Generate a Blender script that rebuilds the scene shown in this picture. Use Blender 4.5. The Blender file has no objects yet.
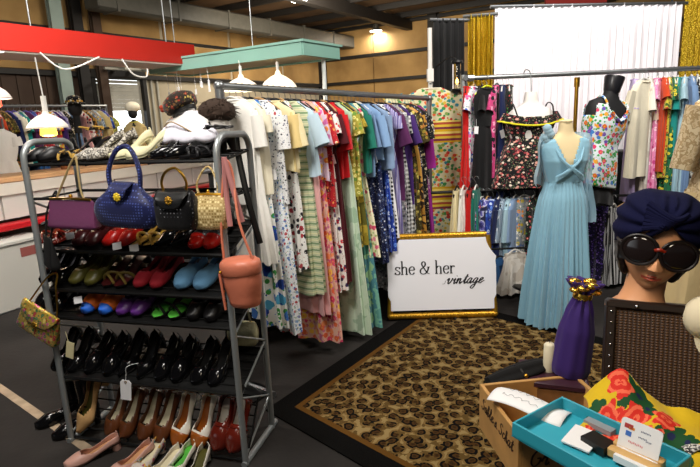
import bpy, math, random
from mathutils import Vector, Matrix
PI=math.pi
sin,cos=math.sin,math.cos
random.seed(7)
COL=bpy.context.scene.collection
# ---------------------------------------------------------------- camera model
H=1.65; F=530.0; TH=math.radians(12.2); RO=math.radians(2.5)
fw=Vector((0,cos(TH),-sin(TH))); u0=Vector((0,sin(TH),cos(TH))); r0=Vector((1,0,0))
UP=u0*cos(RO)+r0*sin(RO); RT=r0*cos(RO)-u0*sin(RO); CP=Vector((0,0,H))
def ray(x,y): return fw+RT*((x-350)/F)+UP*((233.5-y)/F)
def atY(x,y,Y): r=ray(x,y); return CP+r*(Y/r.y)
def atZ(x,y,z=0): r=ray(x,y); return CP+r*((z-H)/r.z)
def hit(x,y,p0,n): r=ray(x,y); return CP+r*((Vector(p0)-CP).dot(n)/r.dot(n))
cd=bpy.data.cameras.new('camera'); cam=bpy.data.objects.new('camera',cd); COL.objects.link(cam)
cd.sensor_width=36; cd.lens=F/700*36; cd.clip_start=.05; cd.clip_end=200
cam.matrix_world=Matrix(((RT.x,UP.x,-fw.x,0),(RT.y,UP.y,-fw.y,0),(RT.z,UP.z,-fw.z,H),(0,0,0,1)))
sc=bpy.context.scene; sc.camera=cam
sc.view_settings.view_transform='Standard'; sc.view_settings.look='None'; sc.view_settings.gamma=1
sc.view_settings.use_curve_mapping=False; sc.view_settings.exposure=0.08
# ---------------------------------------------------------------- mesh builder
class M:
    def __init__(s): s.v=[]; s.f=[]; s.mi=[]; s.cur=0
    def add(s,vs,fs):
        b=len(s.v); s.v+= [tuple(p) for p in vs]; s.f+=[tuple(i+b for i in f) for f in fs]; s.mi+=[s.cur]*len(fs); return s
    def box(s,c,d,rz=0,rot=None,bev=0):
        x,y,z=[q/2 for q in d]; R=rot if rot else Matrix.Rotation(rz,3,'Z'); c=Vector(c)
        if bev:
            rings=[]
            for zz,k in ((-z,bev),(-z+bev,0),(z-bev,0),(z,bev)):
                X=x-k; Y=y-k; q=bev*.7
                rings.append([c+R@Vector(p+(zz,)) for p in ((-X+q,-Y),(X-q,-Y),(X,-Y+q),(X,Y-q),(X-q,Y),(-X+q,Y),(-X,Y-q),(-X,-Y+q))])
            return s.loft(rings,1,1)
        P=[c+R@Vector((a*x,b*y,e*z)) for a in(-1,1) for b in(-1,1) for e in(-1,1)]
        return s.add(P,[(0,1,3,2),(4,6,7,5),(0,4,5,1),(2,3,7,6),(0,2,6,4),(1,5,7,3)])
    def loft(s,rings,c0=0,c1=0,closed=True):
        n=len(rings[0]); vs=[p for r in rings for p in r]; fs=[]
        for i in range(len(rings)-1):
            for j in range(n if closed else n-1):
                k=(j+1)%n; fs.append((i*n+j,i*n+k,(i+1)*n+k,(i+1)*n+j))
        if c0: fs.append(tuple(range(n-1,-1,-1)))
        if c1: fs.append(tuple((len(rings)-1)*n+j for j in range(n)))
        return s.add(vs,fs)
    def tube(s,path,r,n=8,caps=True):
        path=[Vector(p) for p in path]; rings=[]; up=None
        for i,p in enumerate(path):
            d=(path[min(i+1,len(path)-1)]-path[max(i-1,0)]).normalized()
            if up is None: up=Vector((0,0,1)) if abs(d.z)<.9 else Vector((1,0,0))
            a=d.cross(up)
            if a.length<1e-4: a=d.cross(Vector((.3,1,.2)))
            a.normalize(); b=a.cross(d).normalized(); up=b
            q=r(i/(max(1,len(path)-1))) if callable(r) else r
            rings.append([p+a*q*cos(2*PI*j/n)+b*q*sin(2*PI*j/n) for j in range(n)])
        return s.loft(rings,caps,caps)
    def lathe(s,prof,c=(0,0,0),n=20,ax=None,c0=0,c1=0):
        c=Vector(c); rings=[]
        for r,z in prof:
            rr=[]
            for j in range(n):
                p=Vector((r*cos(2*PI*j/n),r*sin(2*PI*j/n),z))
                if ax is not None: p=ax@p
                rr.append(c+p)
            rings.append(rr)
        return s.loft(rings,c0,c1)
    def ball(s,c,r,n=10,m=7,sc=(1,1,1),rot=None):
        rings=[]
        for i in range(m+1):
            a=-PI/2+PI*i/m; a=max(-PI/2+.02,min(PI/2-.02,a))
            rr=[]
            for j in range(n):
                p=Vector((r*cos(a)*cos(2*PI*j/n)*sc[0],r*cos(a)*sin(2*PI*j/n)*sc[1],r*sin(a)*sc[2]))
                if rot: p=rot@p
                rr.append(Vector(c)+p)
            rings.append(rr)
        return s.loft(rings,1,1)
    def grid(s,fn,nu,nv):
        return s.loft([[fn(i/nu,j/nv) for j in range(nv+1)] for i in range(nu+1)],closed=False)
    def build(s,name,mats,parent=None,smooth=True,solid=0,loc=None,rot=None,kind=None,sub=0,off=0):
        me=bpy.data.meshes.new(name); me.from_pydata(s.v,[],s.f)
        for m in (mats if isinstance(mats,(list,tuple)) else [mats]): me.materials.append(m)
        if smooth:
            me.polygons.foreach_set('use_smooth',[True]*len(me.polygons))
            try: me.set_sharp_from_angle(angle=math.radians(42))
            except Exception: pass
        if any(s.mi): me.polygons.foreach_set('material_index',s.mi)
        me.update()
        o=bpy.data.objects.new(name,me); COL.objects.link(o)
        if parent: o.parent=parent
        if loc is not None: o.location=loc
        if rot is not None: o.rotation_euler=rot
        if solid:
            md=o.modifiers.new('s','SOLIDIFY'); md.thickness=solid; md.offset=off
        if sub:
            md=o.modifiers.new('b','SUBSURF'); md.levels=sub; md.render_levels=sub
        if kind: o['kind']=kind
        return o
def crv(pts,n=8,closed=False):
    P=[Vector(p) for p in pts]; out=[]; N=len(P)
    for i in range(N if closed else N-1):
        g=lambda k:P[k%N] if closed else P[max(0,min(N-1,k))]
        a,b,c,d=g(i-1),g(i),g(i+1),g(i+2)
        for k in range(n):
            t=k/n; out.append(.5*((2*b)+(c-a)*t+(2*a-5*b+4*c-d)*t*t+(3*b-a-3*c+d)*t**3))
    if not closed: out.append(P[-1])
    return out
def tag(o,label=None,cat=None,group=None,kind=None):
    if label:
        o['label']=label
    if cat: o['category']=cat
    if group: o['group']=group
    if kind: o['kind']=kind
    return o
def thing(name,loc,label,cat,group=None,rot=(0,0,0)):
    o=bpy.data.objects.new(name,None); COL.objects.link(o); o.location=loc; o.rotation_euler=rot; o.empty_display_size=.1
    return tag(o,label,cat,group)
# ---------------------------------------------------------------- materials
MC={}
def nd(nt,t,**k):
    n=nt.nodes.new(t)
    for a,b in k.items(): setattr(n,a,b)
    return n
def c4(c): return (c[0],c[1],c[2],1)
def hx(h):
    h=h.lstrip('#'); r=[int(h[i:i+2],16)/255 for i in (0,2,4)]
    return tuple(((x+.055)/1.055)**2.4 if x>.04045 else x/12.92 for x in r)
def base(name):
    m=bpy.data.materials.new(name); m.use_nodes=True; nt=m.node_tree; return m,nt,nt.nodes['Principled BSDF']
def mat(name,c,rough=.5,metal=0,spec=.5,bump=0,bs=200,emit=0,trans=0,alpha=1,sheen=0,var=0,vs=8,coat=0,ior=1.45):
    if name in MC: return MC[name]
    if isinstance(c,str): c=hx(c)
    m,nt,b=base(name); I=b.inputs
    I['Base Color'].default_value=c4(c); I['Roughness'].default_value=rough; I['Metallic'].default_value=metal
    I['Specular IOR Level'].default_value=spec; I['Alpha'].default_value=alpha; I['Transmission Weight'].default_value=trans
    I['Sheen Weight'].default_value=sheen; I['Coat Weight'].default_value=coat; I['IOR'].default_value=ior
    if emit: I['Emission Color'].default_value=c4(c); I['Emission Strength'].default_value=emit
    tc=None
    if bump or var:
        tc=nd(nt,'ShaderNodeTexCoord')
    if bump:
        n=nd(nt,'ShaderNodeTexNoise'); n.inputs['Scale'].default_value=bs; n.inputs['Detail'].default_value=2
        bu=nd(nt,'ShaderNodeBump'); bu.inputs['Strength'].default_value=bump; bu.inputs['Distance'].default_value=.01
        nt.links.new(tc.outputs['Object'],n.inputs['Vector']); nt.links.new(n.outputs['Fac'],bu.inputs['Height']); nt.links.new(bu.outputs['Normal'],I['Normal'])
    if var:
        n=nd(nt,'ShaderNodeTexNoise'); n.inputs['Scale'].default_value=vs; n.inputs['Detail'].default_value=5
        mr=nd(nt,'ShaderNodeMapRange'); mr.inputs['From Min'].default_value=.3; mr.inputs['From Max'].default_value=.7
        mr.inputs['To Min'].default_value=1-var; mr.inputs['To Max'].default_value=1+var
        mx=nd(nt,'ShaderNodeMix',data_type='RGBA',blend_type='MULTIPLY'); mx.inputs['Factor'].default_value=1
        nt.links.new(tc.outputs['Object'],n.inputs['Vector']); nt.links.new(n.outputs['Fac'],mr.inputs['Value'])
        mx.inputs['A'].default_value=c4(c); nt.links.new(mr.outputs['Result'],mx.inputs['B']); nt.links.new(mx.outputs['Result'],I['Base Color'])
    MC[name]=m; return m
def ramp(nt,fac,cols,const=True,pos=None):
    r=nd(nt,'ShaderNodeValToRGB'); cr=r.color_ramp
    if const: cr.interpolation='CONSTANT'
    while len(cr.elements)<len(cols): cr.elements.new(.5)
    for i,c in enumerate(cols):
        cr.elements[i].position=pos[i] if pos else i/len(cols)
        cr.elements[i].color=c4(hx(c) if isinstance(c,str) else c)
    nt.links.new(fac,r.inputs['Fac']); return r.outputs['Color']
def mth(nt,op,a,b=0):
    n=nd(nt,'ShaderNodeMath',operation=op)
    for i,q in enumerate((a,b)):
        if hasattr(q,'default_value') : nt.links.new(q,n.inputs[i])
        else: n.inputs[i].default_value=q
    return n.outputs[0]
def mixc(nt,f,a,b):
    n=nd(nt,'ShaderNodeMix',data_type='RGBA')
    for k,q in (('Factor',f),('A',a),('B',b)):
        if hasattr(q,'default_value'): nt.links.new(q,n.inputs[k])
        elif k=='Factor': n.inputs[k].default_value=q
        else: n.inputs[k].default_value=c4(hx(q) if isinstance(q,str) else q)
    return n.outputs['Result']
def fab(name,kind,bg,cols=(),s=20,rough=.85,sheen=.15,th=.42,rot=(0,0,0),leaf=None,metal=0):
    """procedural cloth: solid floral dots stripe plaid blotch bands"""
    if name in MC: return MC[name]
    m,nt,b=base(name); I=b.inputs; I['Roughness'].default_value=rough; I['Metallic'].default_value=metal
    I['Sheen Weight'].default_value=sheen; I['Specular IOR Level'].default_value=.25
    tc=nd(nt,'ShaderNodeTexCoord'); mp=nd(nt,'ShaderNodeMapping'); nt.links.new(tc.outputs['Object'],mp.inputs['Vector'])
    mp.inputs['Location'].default_value=(random.random()*9,random.random()*9,random.random()*9); mp.inputs['Rotation'].default_value=rot
    V=mp.outputs['Vector']
    bgc=hx(bg)
    def vor(sc,rnd=1,off=0):
        v=nd(nt,'ShaderNodeTexVoronoi'); v.inputs['Scale'].default_value=sc; v.inputs['Randomness'].default_value=rnd
        if off:
            m2=nd(nt,'ShaderNodeMapping'); m2.inputs['Location'].default_value=(off,off*.7,off*.3); nt.links.new(V,m2.inputs['Vector']); nt.links.new(m2.outputs[0],v.inputs['Vector'])
        else:
            n=nd(nt,'ShaderNodeTexNoise'); n.inputs['Scale'].default_value=sc*2.2; nt.links.new(V,n.inputs['Vector'])
            mv=nd(nt,'ShaderNodeVectorMath',operation='MULTIPLY_ADD'); nt.links.new(n.outputs['Color'],mv.inputs[0])
            q=.0 if rnd==0 else .35/sc; mv.inputs[1].default_value=(q,q,q); nt.links.new(V,mv.inputs[2]); nt.links.new(mv.outputs[0],v.inputs['Vector'])
        return v
    if kind=='solid': out=None; I['Base Color'].default_value=c4(bgc)
    elif kind in('floral','dots'):
        s=s*(1.55 if kind=='floral' and s<40 else 1); v=vor(s,0 if kind=='dots' else 1)
        sx=nd(nt,'ShaderNodeSeparateColor'); nt.links.new(v.outputs['Color'],sx.inputs[0])
        pc=ramp(nt,sx.outputs[0],cols)
        out=bgc
        if leaf:
            v2=vor(s*1.55,1,3.3); out=mixc(nt,mth(nt,'LESS_THAN',v2.outputs['Distance'],th*.8),bgc,leaf)
        out=mixc(nt,mth(nt,'LESS_THAN',v.outputs['Distance'],th),out,pc)
        if kind=='floral':
            v3=vor(s*2.6,1,7.7); sx3=nd(nt,'ShaderNodeSeparateColor'); nt.links.new(v3.outputs['Color'],sx3.inputs[0]); out=mixc(nt,mth(nt,'LESS_THAN',v3.outputs['Distance'],.2),out,ramp(nt,sx3.outputs[1],list(cols)+[bg]))
            out=mixc(nt,mth(nt,'LESS_THAN',v.outputs['Distance'],th*.33),out,cols[-1])
    elif kind in('stripe','plaid'):
        w=nd(nt,'ShaderNodeTexWave',bands_direction='Z' if kind=='plaid' else 'X'); w.inputs['Scale'].default_value=s; nt.links.new(V,w.inputs['Vector'])
        out=ramp(nt,w.outputs['Fac'],[bg]+list(cols))
        if kind=='plaid':
            w2=nd(nt,'ShaderNodeTexWave',bands_direction='X'); w2.inputs['Scale'].default_value=s; nt.links.new(V,w2.inputs['Vector'])
            out=mixc(nt,.5,out,ramp(nt,w2.outputs['Fac'],[bg]+list(cols)))
    elif kind=='hstripe':
        w=nd(nt,'ShaderNodeTexWave',bands_direction='Z'); w.inputs['Scale'].default_value=s; nt.links.new(V,w.inputs['Vector'])
        out=ramp(nt,w.outputs['Fac'],[bg]+list(cols))
    elif kind=='blotch':
        n=nd(nt,'ShaderNodeTexNoise'); n.inputs['Scale'].default_value=s; n.inputs['Detail'].default_value=3; nt.links.new(V,n.inputs['Vector'])
        L=[bg]+list(cols); k=len(L)
        out=ramp(nt,n.outputs['Fac'],L,pos=[0]+[.38+.26*(i)/(k-1) for i in range(k-1)])
    elif kind=='bands':   # kaftan: bands around chest and hem over small flowers
        v=vor(s); sx=nd(nt,'ShaderNodeSeparateColor'); nt.links.new(v.outputs['Color'],sx.inputs[0])
        out=mixc(nt,mth(nt,'LESS_THAN',v.outputs['Distance'],th),bgc,ramp(nt,sx.outputs[0],cols))
        sp=nd(nt,'ShaderNodeSeparateXYZ'); nt.links.new(tc.outputs['Object'],sp.inputs[0])
        bc=ramp(nt,mth(nt,'FRACT',mth(nt,'MULTIPLY',sp.outputs[2],9)),['#c9a312','#7a3040','#d9b93a','#a84a30','#e3d070'])
        for z0,z1 in ((-.55,-.34),(-1.20,-.98)):
            k=mth(nt,'MULTIPLY',mth(nt,'GREATER_THAN',sp.outputs[2],z0),mth(nt,'LESS_THAN',sp.outputs[2],z1))
            out=mixc(nt,k,out,bc)
    if out is not None:
        nt.links.new(out,I['Base Color'])
    n=nd(nt,'ShaderNodeTexNoise'); n.inputs['Scale'].default_value=35; n.inputs['Detail'].default_value=3; nt.links.new(V,n.inputs['Vector'])
    bu=nd(nt,'ShaderNodeBump'); bu.inputs['Strength'].default_value=.25; bu.inputs['Distance'].default_value=.01
    nt.links.new(n.outputs['Fac'],bu.inputs['Height']); nt.links.new(bu.outputs['Normal'],I['Normal'])
    MC[name]=m; return m
STEEL=mat('dull steel tube','#8d9091',.38,.85,bump=.05)
BLACKM=mat('black coated metal','#121212',.45,.3)
BLACKP=mat('black plastic','#101010',.4)
WHITEP=mat('white plastic','#d9d6d0',.4)
GOLD=mat('polished gold','#c99a3a',.28,1)
CHROME=mat('chrome wire','#b8bbc0',.2,1)
PAPER=mat('white card','#e8e8ea',.7)
WOODH=mat('pale hanger wood','#b08a58',.5)
INKM=mat('black ink','#1c1c20',.7)
# ================================================================ SETTING
A=Vector((.545,.839,0)); B=Vector((-.839,.545,0)); YA=math.atan2(A.y,A.x); CORN=Vector((-.75,20.4,0)); CH=4.85
def wp(s,t,z=0): return CORN-A*s-B*t+Vector((0,0,z))   # s back along left wall, t along back wall to the right
floorm=mat('worn dark concrete','#2b2826',.75,var=.45,vs=1.3,bump=.2,bs=30,spec=.25)
M().add([(-22,-8,0),(22,-8,0),(22,40,0),(-22,40,0)],[(0,1,2,3)]).build('floor',floorm,smooth=False,kind='structure')
def tape(p,q,w=.05):
    p=Vector(p);q=Vector(q);d=(q-p).normalized();n=Vector((-d.y,d.x,0))*w/2
    return [p-n,q-n,q+n,p+n]
mt=mat('pale floor tape','#a8947c',.7,var=.3,vs=10)
p=atZ(0,388);q=atZ(66,434); d=(q-p).normalized()
m=M(); m.add([x+Vector((0,0,z)) for z in(.001,.003) for x in tape(p-d*1.5,q+d*.3)],[(3,2,1,0),(4,5,6,7),(0,1,5,4),(1,2,6,5),(2,3,7,6),(3,0,4,7)]); m.build('trim_1',mt,smooth=False,kind='structure')
# leather-look wall panels
def wallmat(name,c1,c2,sc):
    m,nt,b=base(name); tc=nd(nt,'ShaderNodeTexCoord'); n=nd(nt,'ShaderNodeTexNoise'); n.inputs['Scale'].default_value=1.2; n.inputs['Detail'].default_value=4
    nt.links.new(tc.outputs['Object'],n.inputs['Vector']); out=ramp(nt,n.outputs['Fac'],[c1,c2],False,[.3,.7]); nt.links.new(out,b.inputs['Base Color']); b.inputs['Roughness'].default_value=.8
    return m
tan=wallmat('tan insulation panel','#8a6a3c','#b08c55',1); brn=wallmat('brown ribbed sheet','#3c2c22','#4d3a2b',1)
beige=mat('beige painted block','#a59a84',.8,var=.1,vs=2); dark=mat('dark painted steel','#191614',.6); grnc=mat('grey green painted steel','#93a39b',.6,var=.08,vs=3)
# left wall with an opening for the roll-up door: s range
def s_of(px):   # s where the pixel column meets the wall plane
    n=Vector((-B.x,-B.y,0)); h=hit(px,100,CORN,n); return (CORN-h).dot(A), h
s0,_=s_of(142); s1,_=s_of(96); dtop=atY(120,74,_.y).z
DT=hit(120,76,CORN,-B).z
def wallseg(m,sa,sb,z0,z1,off=0,th=.1):
    a=wp(sa,0)+B*off; b=wp(sb,0)+B*off
    c=(a+b)/2+B*th/2; m.box((c.x,c.y,(z0+z1)/2),(abs(sa-sb),th,z1-z0),YA)
w=M(); wallseg(w,-.1,s0,0,CH); wallseg(w,s0,s1,DT,CH); w.build('wall_left_far',beige,smooth=False,kind='structure')
w=M(); wallseg(w,s1,30,0,CH); w.build('wall_left_near',brn,smooth=False,kind='structure')
w=M()
for s in [x*.3 for x in range(int(s1/.3)+1,60)]: wallseg(w,s,s+.06,0,2.9,-.03,.03)
w.build('trim_2',brn,smooth=False,kind='structure')
w=M()   # insulation panels high on the wall
for k in range(9):
    sa=s0-8+k*2.4; wallseg(w,sa+.06,sa+2.34,2.95,3.75,-.04,.04); wallseg(w,sa+.06,sa+2.34,3.85,4.7,-.04,.04)
w.build('trim_3',tan,smooth=False,kind='structure')
w=M(); wallseg(w,0,29,2.82,2.92,-.16,.16); wallseg(w,0,29,3.77,3.83,-.12,.12); w.build('trim_4',dark,smooth=False,kind='structure')
m=M()
for k in range(0,15): 
    c=CORN-B*(k*2.2+1.1)+B*-0; m.box((c.x,c.y+.0,CH/2),(.1,2.16,CH),YA)
m.build('wall_back',tan,smooth=False,kind='structure')
m=M()
for z in (.9,1.9,2.9,3.75,4.7):
    c=CORN-A*.15-B*16; m.box((c.x,c.y,z),(.16,32,.1),YA)
for k in range(8):
    c=CORN-A*.2-B*(k*4.4+.1); m.box((c.x,c.y,CH/2),(.22,.3,CH),YA)
m.build('trim_5',dark,smooth=False,kind='structure')
# ceiling with purlins (along B) and rafters (along A)
cm=mat('dark brown roof deck','#6a5036',.85,var=.2,vs=2)
c=CORN-A*14-B*12; m=M(); m.box((c.x,c.y,CH+.06),(32,40,.1),YA); m.build('ceiling',cm,smooth=False,kind='structure')
m=M()
for k in range(18):
    c=CORN-A*(k*1.5+.8)-B*12; m.box((c.x,c.y,CH-.09),(.1,38,.16),YA)
m.build('trim_6',dark,smooth=False,kind='structure')
m=M()
for k in range(4):
    c=CORN-A*14-B*(3.6+k*6); m.box((c.x,c.y,CH-.3),(29,.22,.3),YA)
m.build('trim_7',dark,smooth=False,kind='structure')
# steel columns by the left wall
for i,(px,w_,m_,o_) in enumerate(((59,.26,grnc,.30),(80,.22,dark,.25),(100,.2,brn,.18),(331,.32,dark,.3))):
    s,h=s_of(px); c=wp(s,0)-B*o_; k=M(); k.box((c.x,c.y,CH/2-.13),(w_,.05,CH-.26),YA); k.box((c.x,c.y,CH/2-.13),(.05,.24,CH-.26),YA) ; k.box((c.x-B.x*.1,c.y-B.y*.1,CH/2-.13),(w_,.04,CH-.26),YA)
    k.build('trim_%d'%(8+i),m_,smooth=False,kind='structure')
# roll-up door: half open
dm=mat('grey door sheet','#aaa79b',.6,var=.1,vs=3)
zb=hit(120,111,CORN,-B).z
door=thing('door_1',wp((s0+s1)/2,0),None,None); del_=0; door['kind']='structure'
m=M(); L=abs(s1-s0)
nsl=9
for k in range(nsl):
    z=zb+(DT-zb)*(k+.5)/nsl; m.box((0,.02,z),(L,.04,(DT-zb)/nsl*(.97 if k!=7 else .8)))
o=m.build('door_curtain',dm,door,smooth=False); door.rotation_euler=(0,0,YA)
m=M(); m.box((-L/2-.06,-.06,1.5),(.1,.12,3)); m.box((L/2+.06,-.06,1.5),(.1,.12,3)); m.box((0,-.06,DT+.06),(L+.2,.14,.12)); m.build('door_frame',dark,door,smooth=False)
m=M()
for x in(-L*.3,-.05,L*.28): m.tube([(x,-.1,DT+.2),(x+.15,-.9,DT+.1),(x+.2,-1.7,DT-.02)],.035)
m.tube([(-L/2,-.5,DT+.1),(L/2,-.5,DT+.1)],.03); m.tube([(-L/2,-1.2,DT+.03),(L/2,-1.2,DT+.03)],.03)
m.build('door_track',dm,door)
# pale yard outside the door
m=M(); c=wp((s0+s1)/2,0)+B*3.5; m.box((c.x,c.y,-.02),(12,6.6,.03),YA); m.build('ground_outside',mat('pale concrete','#c8c4ba',.8),smooth=False,kind='structure')
# conduits on the far wall section
for px in (147,152,158):
    s,h=s_of(px); c=wp(s,0)-B*.05; k=M(); k.tube([(c.x,c.y,.3),(c.x,c.y,2.9)],.03); k.build('trim_%d'%(20+px),dm,kind='structure')
# air duct along the left wall
duct=mat('galvanised duct','#55534c',.5,.3,var=.1)
dz_=hit(240,30,CORN-B*1.45,B).z+.21
m=M(); c=wp(4.5,0)-B*1.2; m.box((c.x,c.y,dz_),(10.5,.5,.42),YA,bev=.04)
for k in range(7):
    c=wp(4.5-4.8+1.6*k,0)-B*1.2; m.box((c.x,c.y,dz_),(.06,.54,.46),YA)
m.build('trim_14',duct,kind='structure')
# ---------------------------------------------------------------- light
wd=bpy.data.worlds.new('world'); sc.world=wd; wd.use_nodes=True; nt=wd.node_tree; bg=nt.nodes['Background']
tc=nd(nt,'ShaderNodeTexCoord'); dp=nd(nt,'ShaderNodeVectorMath',operation='DOT_PRODUCT'); dp.inputs[1].default_value=tuple(B)
nt.links.new(tc.outputs['Generated'],dp.inputs[0])
mr=nd(nt,'ShaderNodeMapRange'); mr.inputs['From Min'].default_value=.3; mr.inputs['From Max'].default_value=.8; mr.inputs['To Min'].default_value=.05; mr.inputs['To Max'].default_value=4.5
nt.links.new(dp.outputs['Value'],mr.inputs['Value']); nt.links.new(mr.outputs['Result'],bg.inputs['Strength']); bg.inputs['Color'].default_value=(.93,.97,1,1)
def area(name,loc,tgt,size,pw,col=(1,.95,.88),sy=None):
    l=bpy.data.lights.new(name,'AREA'); l.energy=pw; l.color=col; l.size=size
    if sy: l.shape='RECTANGLE'; l.size_y=sy
    o=bpy.data.objects.new(name,l); COL.objects.link(o); o.location=loc
    o.rotation_euler=(Vector(tgt)-Vector(loc)).to_track_quat('-Z','Y').to_euler(); return o
LAMPM=mat('lit lamp glass',(1,.97,.9),.5,emit=14)
def highbay(p,label,pw,r=.22):
    t=thing('high_bay_lamp',p,label,'ceiling lamp','high bay lamps on the roof')
    k=M(); k.lathe([(.05,.22),(.09,.2),(.1,.08),(r,.0),(r*.97,0),(.09,.07)],n=24,c0=1); k.tube([(0,0,.2),(0,0,CH-p[2]-.02)],.012); k.build('lamp_housing',duct,t)
    k=M(); k.lathe([(r*.9,.005),(r*.88,-.01),(.02,-.03)],n=24,c0=1,c1=1); k.build('lens',LAMPM,t)
    l=bpy.data.lights.new('lamp_light','AREA'); l.shape='DISK'; l.size=r*2; l.energy=pw; l.color=(1,.94,.84); o=bpy.data.objects.new('lamp_light',l); COL.objects.link(o); o.location=(p[0],p[1],p[2]-.06)
p=atZ(299,1,4.45); highbay(p,'round glowing high bay lamp under the dark roof, nearest the top edge',150)
p=atZ(376,31,4.4); 
p2=atZ(376,31,4.5); highbay(p2,'dim small high bay lamp far back under the roof purlins',60)
area('booth_fill_left',(-.9,1.3,3.7),(.1,4.2,1.4),.8,95)  # added area lamp without a fixture, lifts the long rail clothes
area('booth_fill_right',(1.9,3.0,4.1),(1.9,5.4,1.7),1.2,125)  # unseen lamp put in to brighten the gown and right rail
area('face_fill',(.1,.35,2.35),(.85,1.4,1.2),.4,12,(1,.86,.66))  # added near the camera to brighten the mannequin face
area('stall_fill',(-2.4,3.4,3.6),(-3.6,5.8,1.2),.9,130)  # unseen extra lamp, brightens the front of the neighbouring stall
area('curtain_fill',(2.9,4.6,3.9),(2.8,6.0,1.9),1.2,17,(1,.97,.98))  # extra lamp added so the white curtain comes out bright
area('back_wall_fill',(-.5,13,4.2),(0,20,2.6),2.5,360,(1,.88,.7))  # invented lamp that lifts the tan back wall
area('left_wall_fill',(-1.2,8.5,4.2),(-5.2,11.5,3.2),1.5,150,(1,.9,.75))  # fill added to lighten the left wall, stands for no fitting
area('roof_fill',(1.5,9.5,2.9),(1.5,10.5,4.8),2.5,90,(1,.88,.7))  # upward fill added to lighten the roof deck
area('rack_fill',(-1.6,.7,3.3),(-1.0,2.6,1.3),.5,15)  # unseen fill above the shoe rack, added for its light alone
# ================================================================ GARMENTS
def sm(t): t=max(0,min(1,t)); return t*t*(3-2*t)
def interp(tab,z):
    if z<=tab[0][0]: return tab[0][1:]
    for a,b in zip(tab,tab[1:]):
        if z<=b[0]:
            k=(z-a[0])/(b[0]-a[0]+1e-9); return tuple(p+(q-p)*k for p,q in zip(a[1:],b[1:]))
    return tab[-1][1:]
def body(m,tab,z0,z1,folds=7,amp=.012,n=36,steps=18,seed=0,top=0,cut=None,drift=.6):
    """tab rows: depth below hook, half width, half thickness; z0..z1 depth range"""
    R=random.Random(seed); ph=[R.uniform(0,6.28) for _ in range(3)]; k2=folds+R.choice((2,3,-2)); rings=[]
    for i in range(steps+1):
        t=i/steps; d=z0+(z1-z0)*t; a,b=interp(tab,d); rr=[]
        ga=amp*(.15+.85*sm((d-z0)/(max(.3,z1-z0))))
        for j in range(n):
            p=2*PI*j/n; w=ga*(sin(folds*p+ph[0]+drift*t)+.6*sin(k2*p+ph[1]-drift*t)+.3*sin(2*p+ph[2]+3*t))
            c,s=cos(p),sin(p)
            x=(a+w)*math.copysign(abs(c)**.85,c); y=(b+w)*math.copysign(abs(s)**.85,s)
            rr.append((x,y,-d+(.006*sin(3*p+ph[1]) if i==steps else 0)))
        rings.append(rr)
    m.loft(rings,top,0); return m
def sleeve(m,side,sx,sz,ln,ang,r0,r1,seed=0,fl=.75,n=16):
    R=random.Random(seed*3+side); rings=[]; ph=R.uniform(0,6); st=7; dr=Vector((side*sin(ang),R.uniform(-.08,.08),-cos(ang)))
    nx=Vector((cos(ang)*side,0,sin(ang)))
    for i in range(st+1):
        t=i/st; c=Vector((side*sx,0,-sz))+dr*(ln*t); r=r0+(r1-r0)*t
        rings.append([c+nx*(r*cos(2*PI*j/n))*(1+.1*sin(3*2*PI*j/n+ph+t*2))+Vector((0,1,0))*(r*fl*sin(2*PI*j/n))*(1+.12*sin(4*2*PI*j/n+ph)) for j in range(n)])
    m.loft(rings,1,0); return m
HOOK=STEEL
def hanger(root,mh,w=.2,drop=.1):
    m=M(); m.tube([(0,.022*cos(a)-0,.022*sin(a)) for a in [x*.35-.6 for x in range(0,12)]],.0022,n=5)
    m.tube([(0,.018,-.012),(0,.004,-.03),(0,0,-.06)],.0022,n=5)
    hkm=m; m=M(); m.tube(crv([(-w,0,-.06-drop*.75),(-w*.5,0,-.085),(0,0,-.058),(w*.5,0,-.085),(w,0,-.06-drop*.75)],4),.0075,n=6)
    m.tube([(-w,0,-.06-drop*.75),(-w*.9,0,-.07-drop),(w*.9,0,-.07-drop),(w,0,-.06-drop*.75)],.005,n=6)
    ho=m.build('hanger',mh,root); hkm.build('hanger_hook',HOOK,ho)
def pricetag(root,x,y,z,R,s=1):
    m=M(); r=Matrix.Rotation(R.uniform(-.4,.4),3,'Y')@Matrix.Rotation(R.uniform(-.5,.5),3,'Z')
    m.box((x,y,z-.04*s),(.034*s,.0015,.06*s),rot=r); m.tube([(x,y,z+.05*s),(x+.004,y,z-.01)],.0012,n=4)
    m.build('price_tag',PAPER,root,smooth=False)
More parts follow.
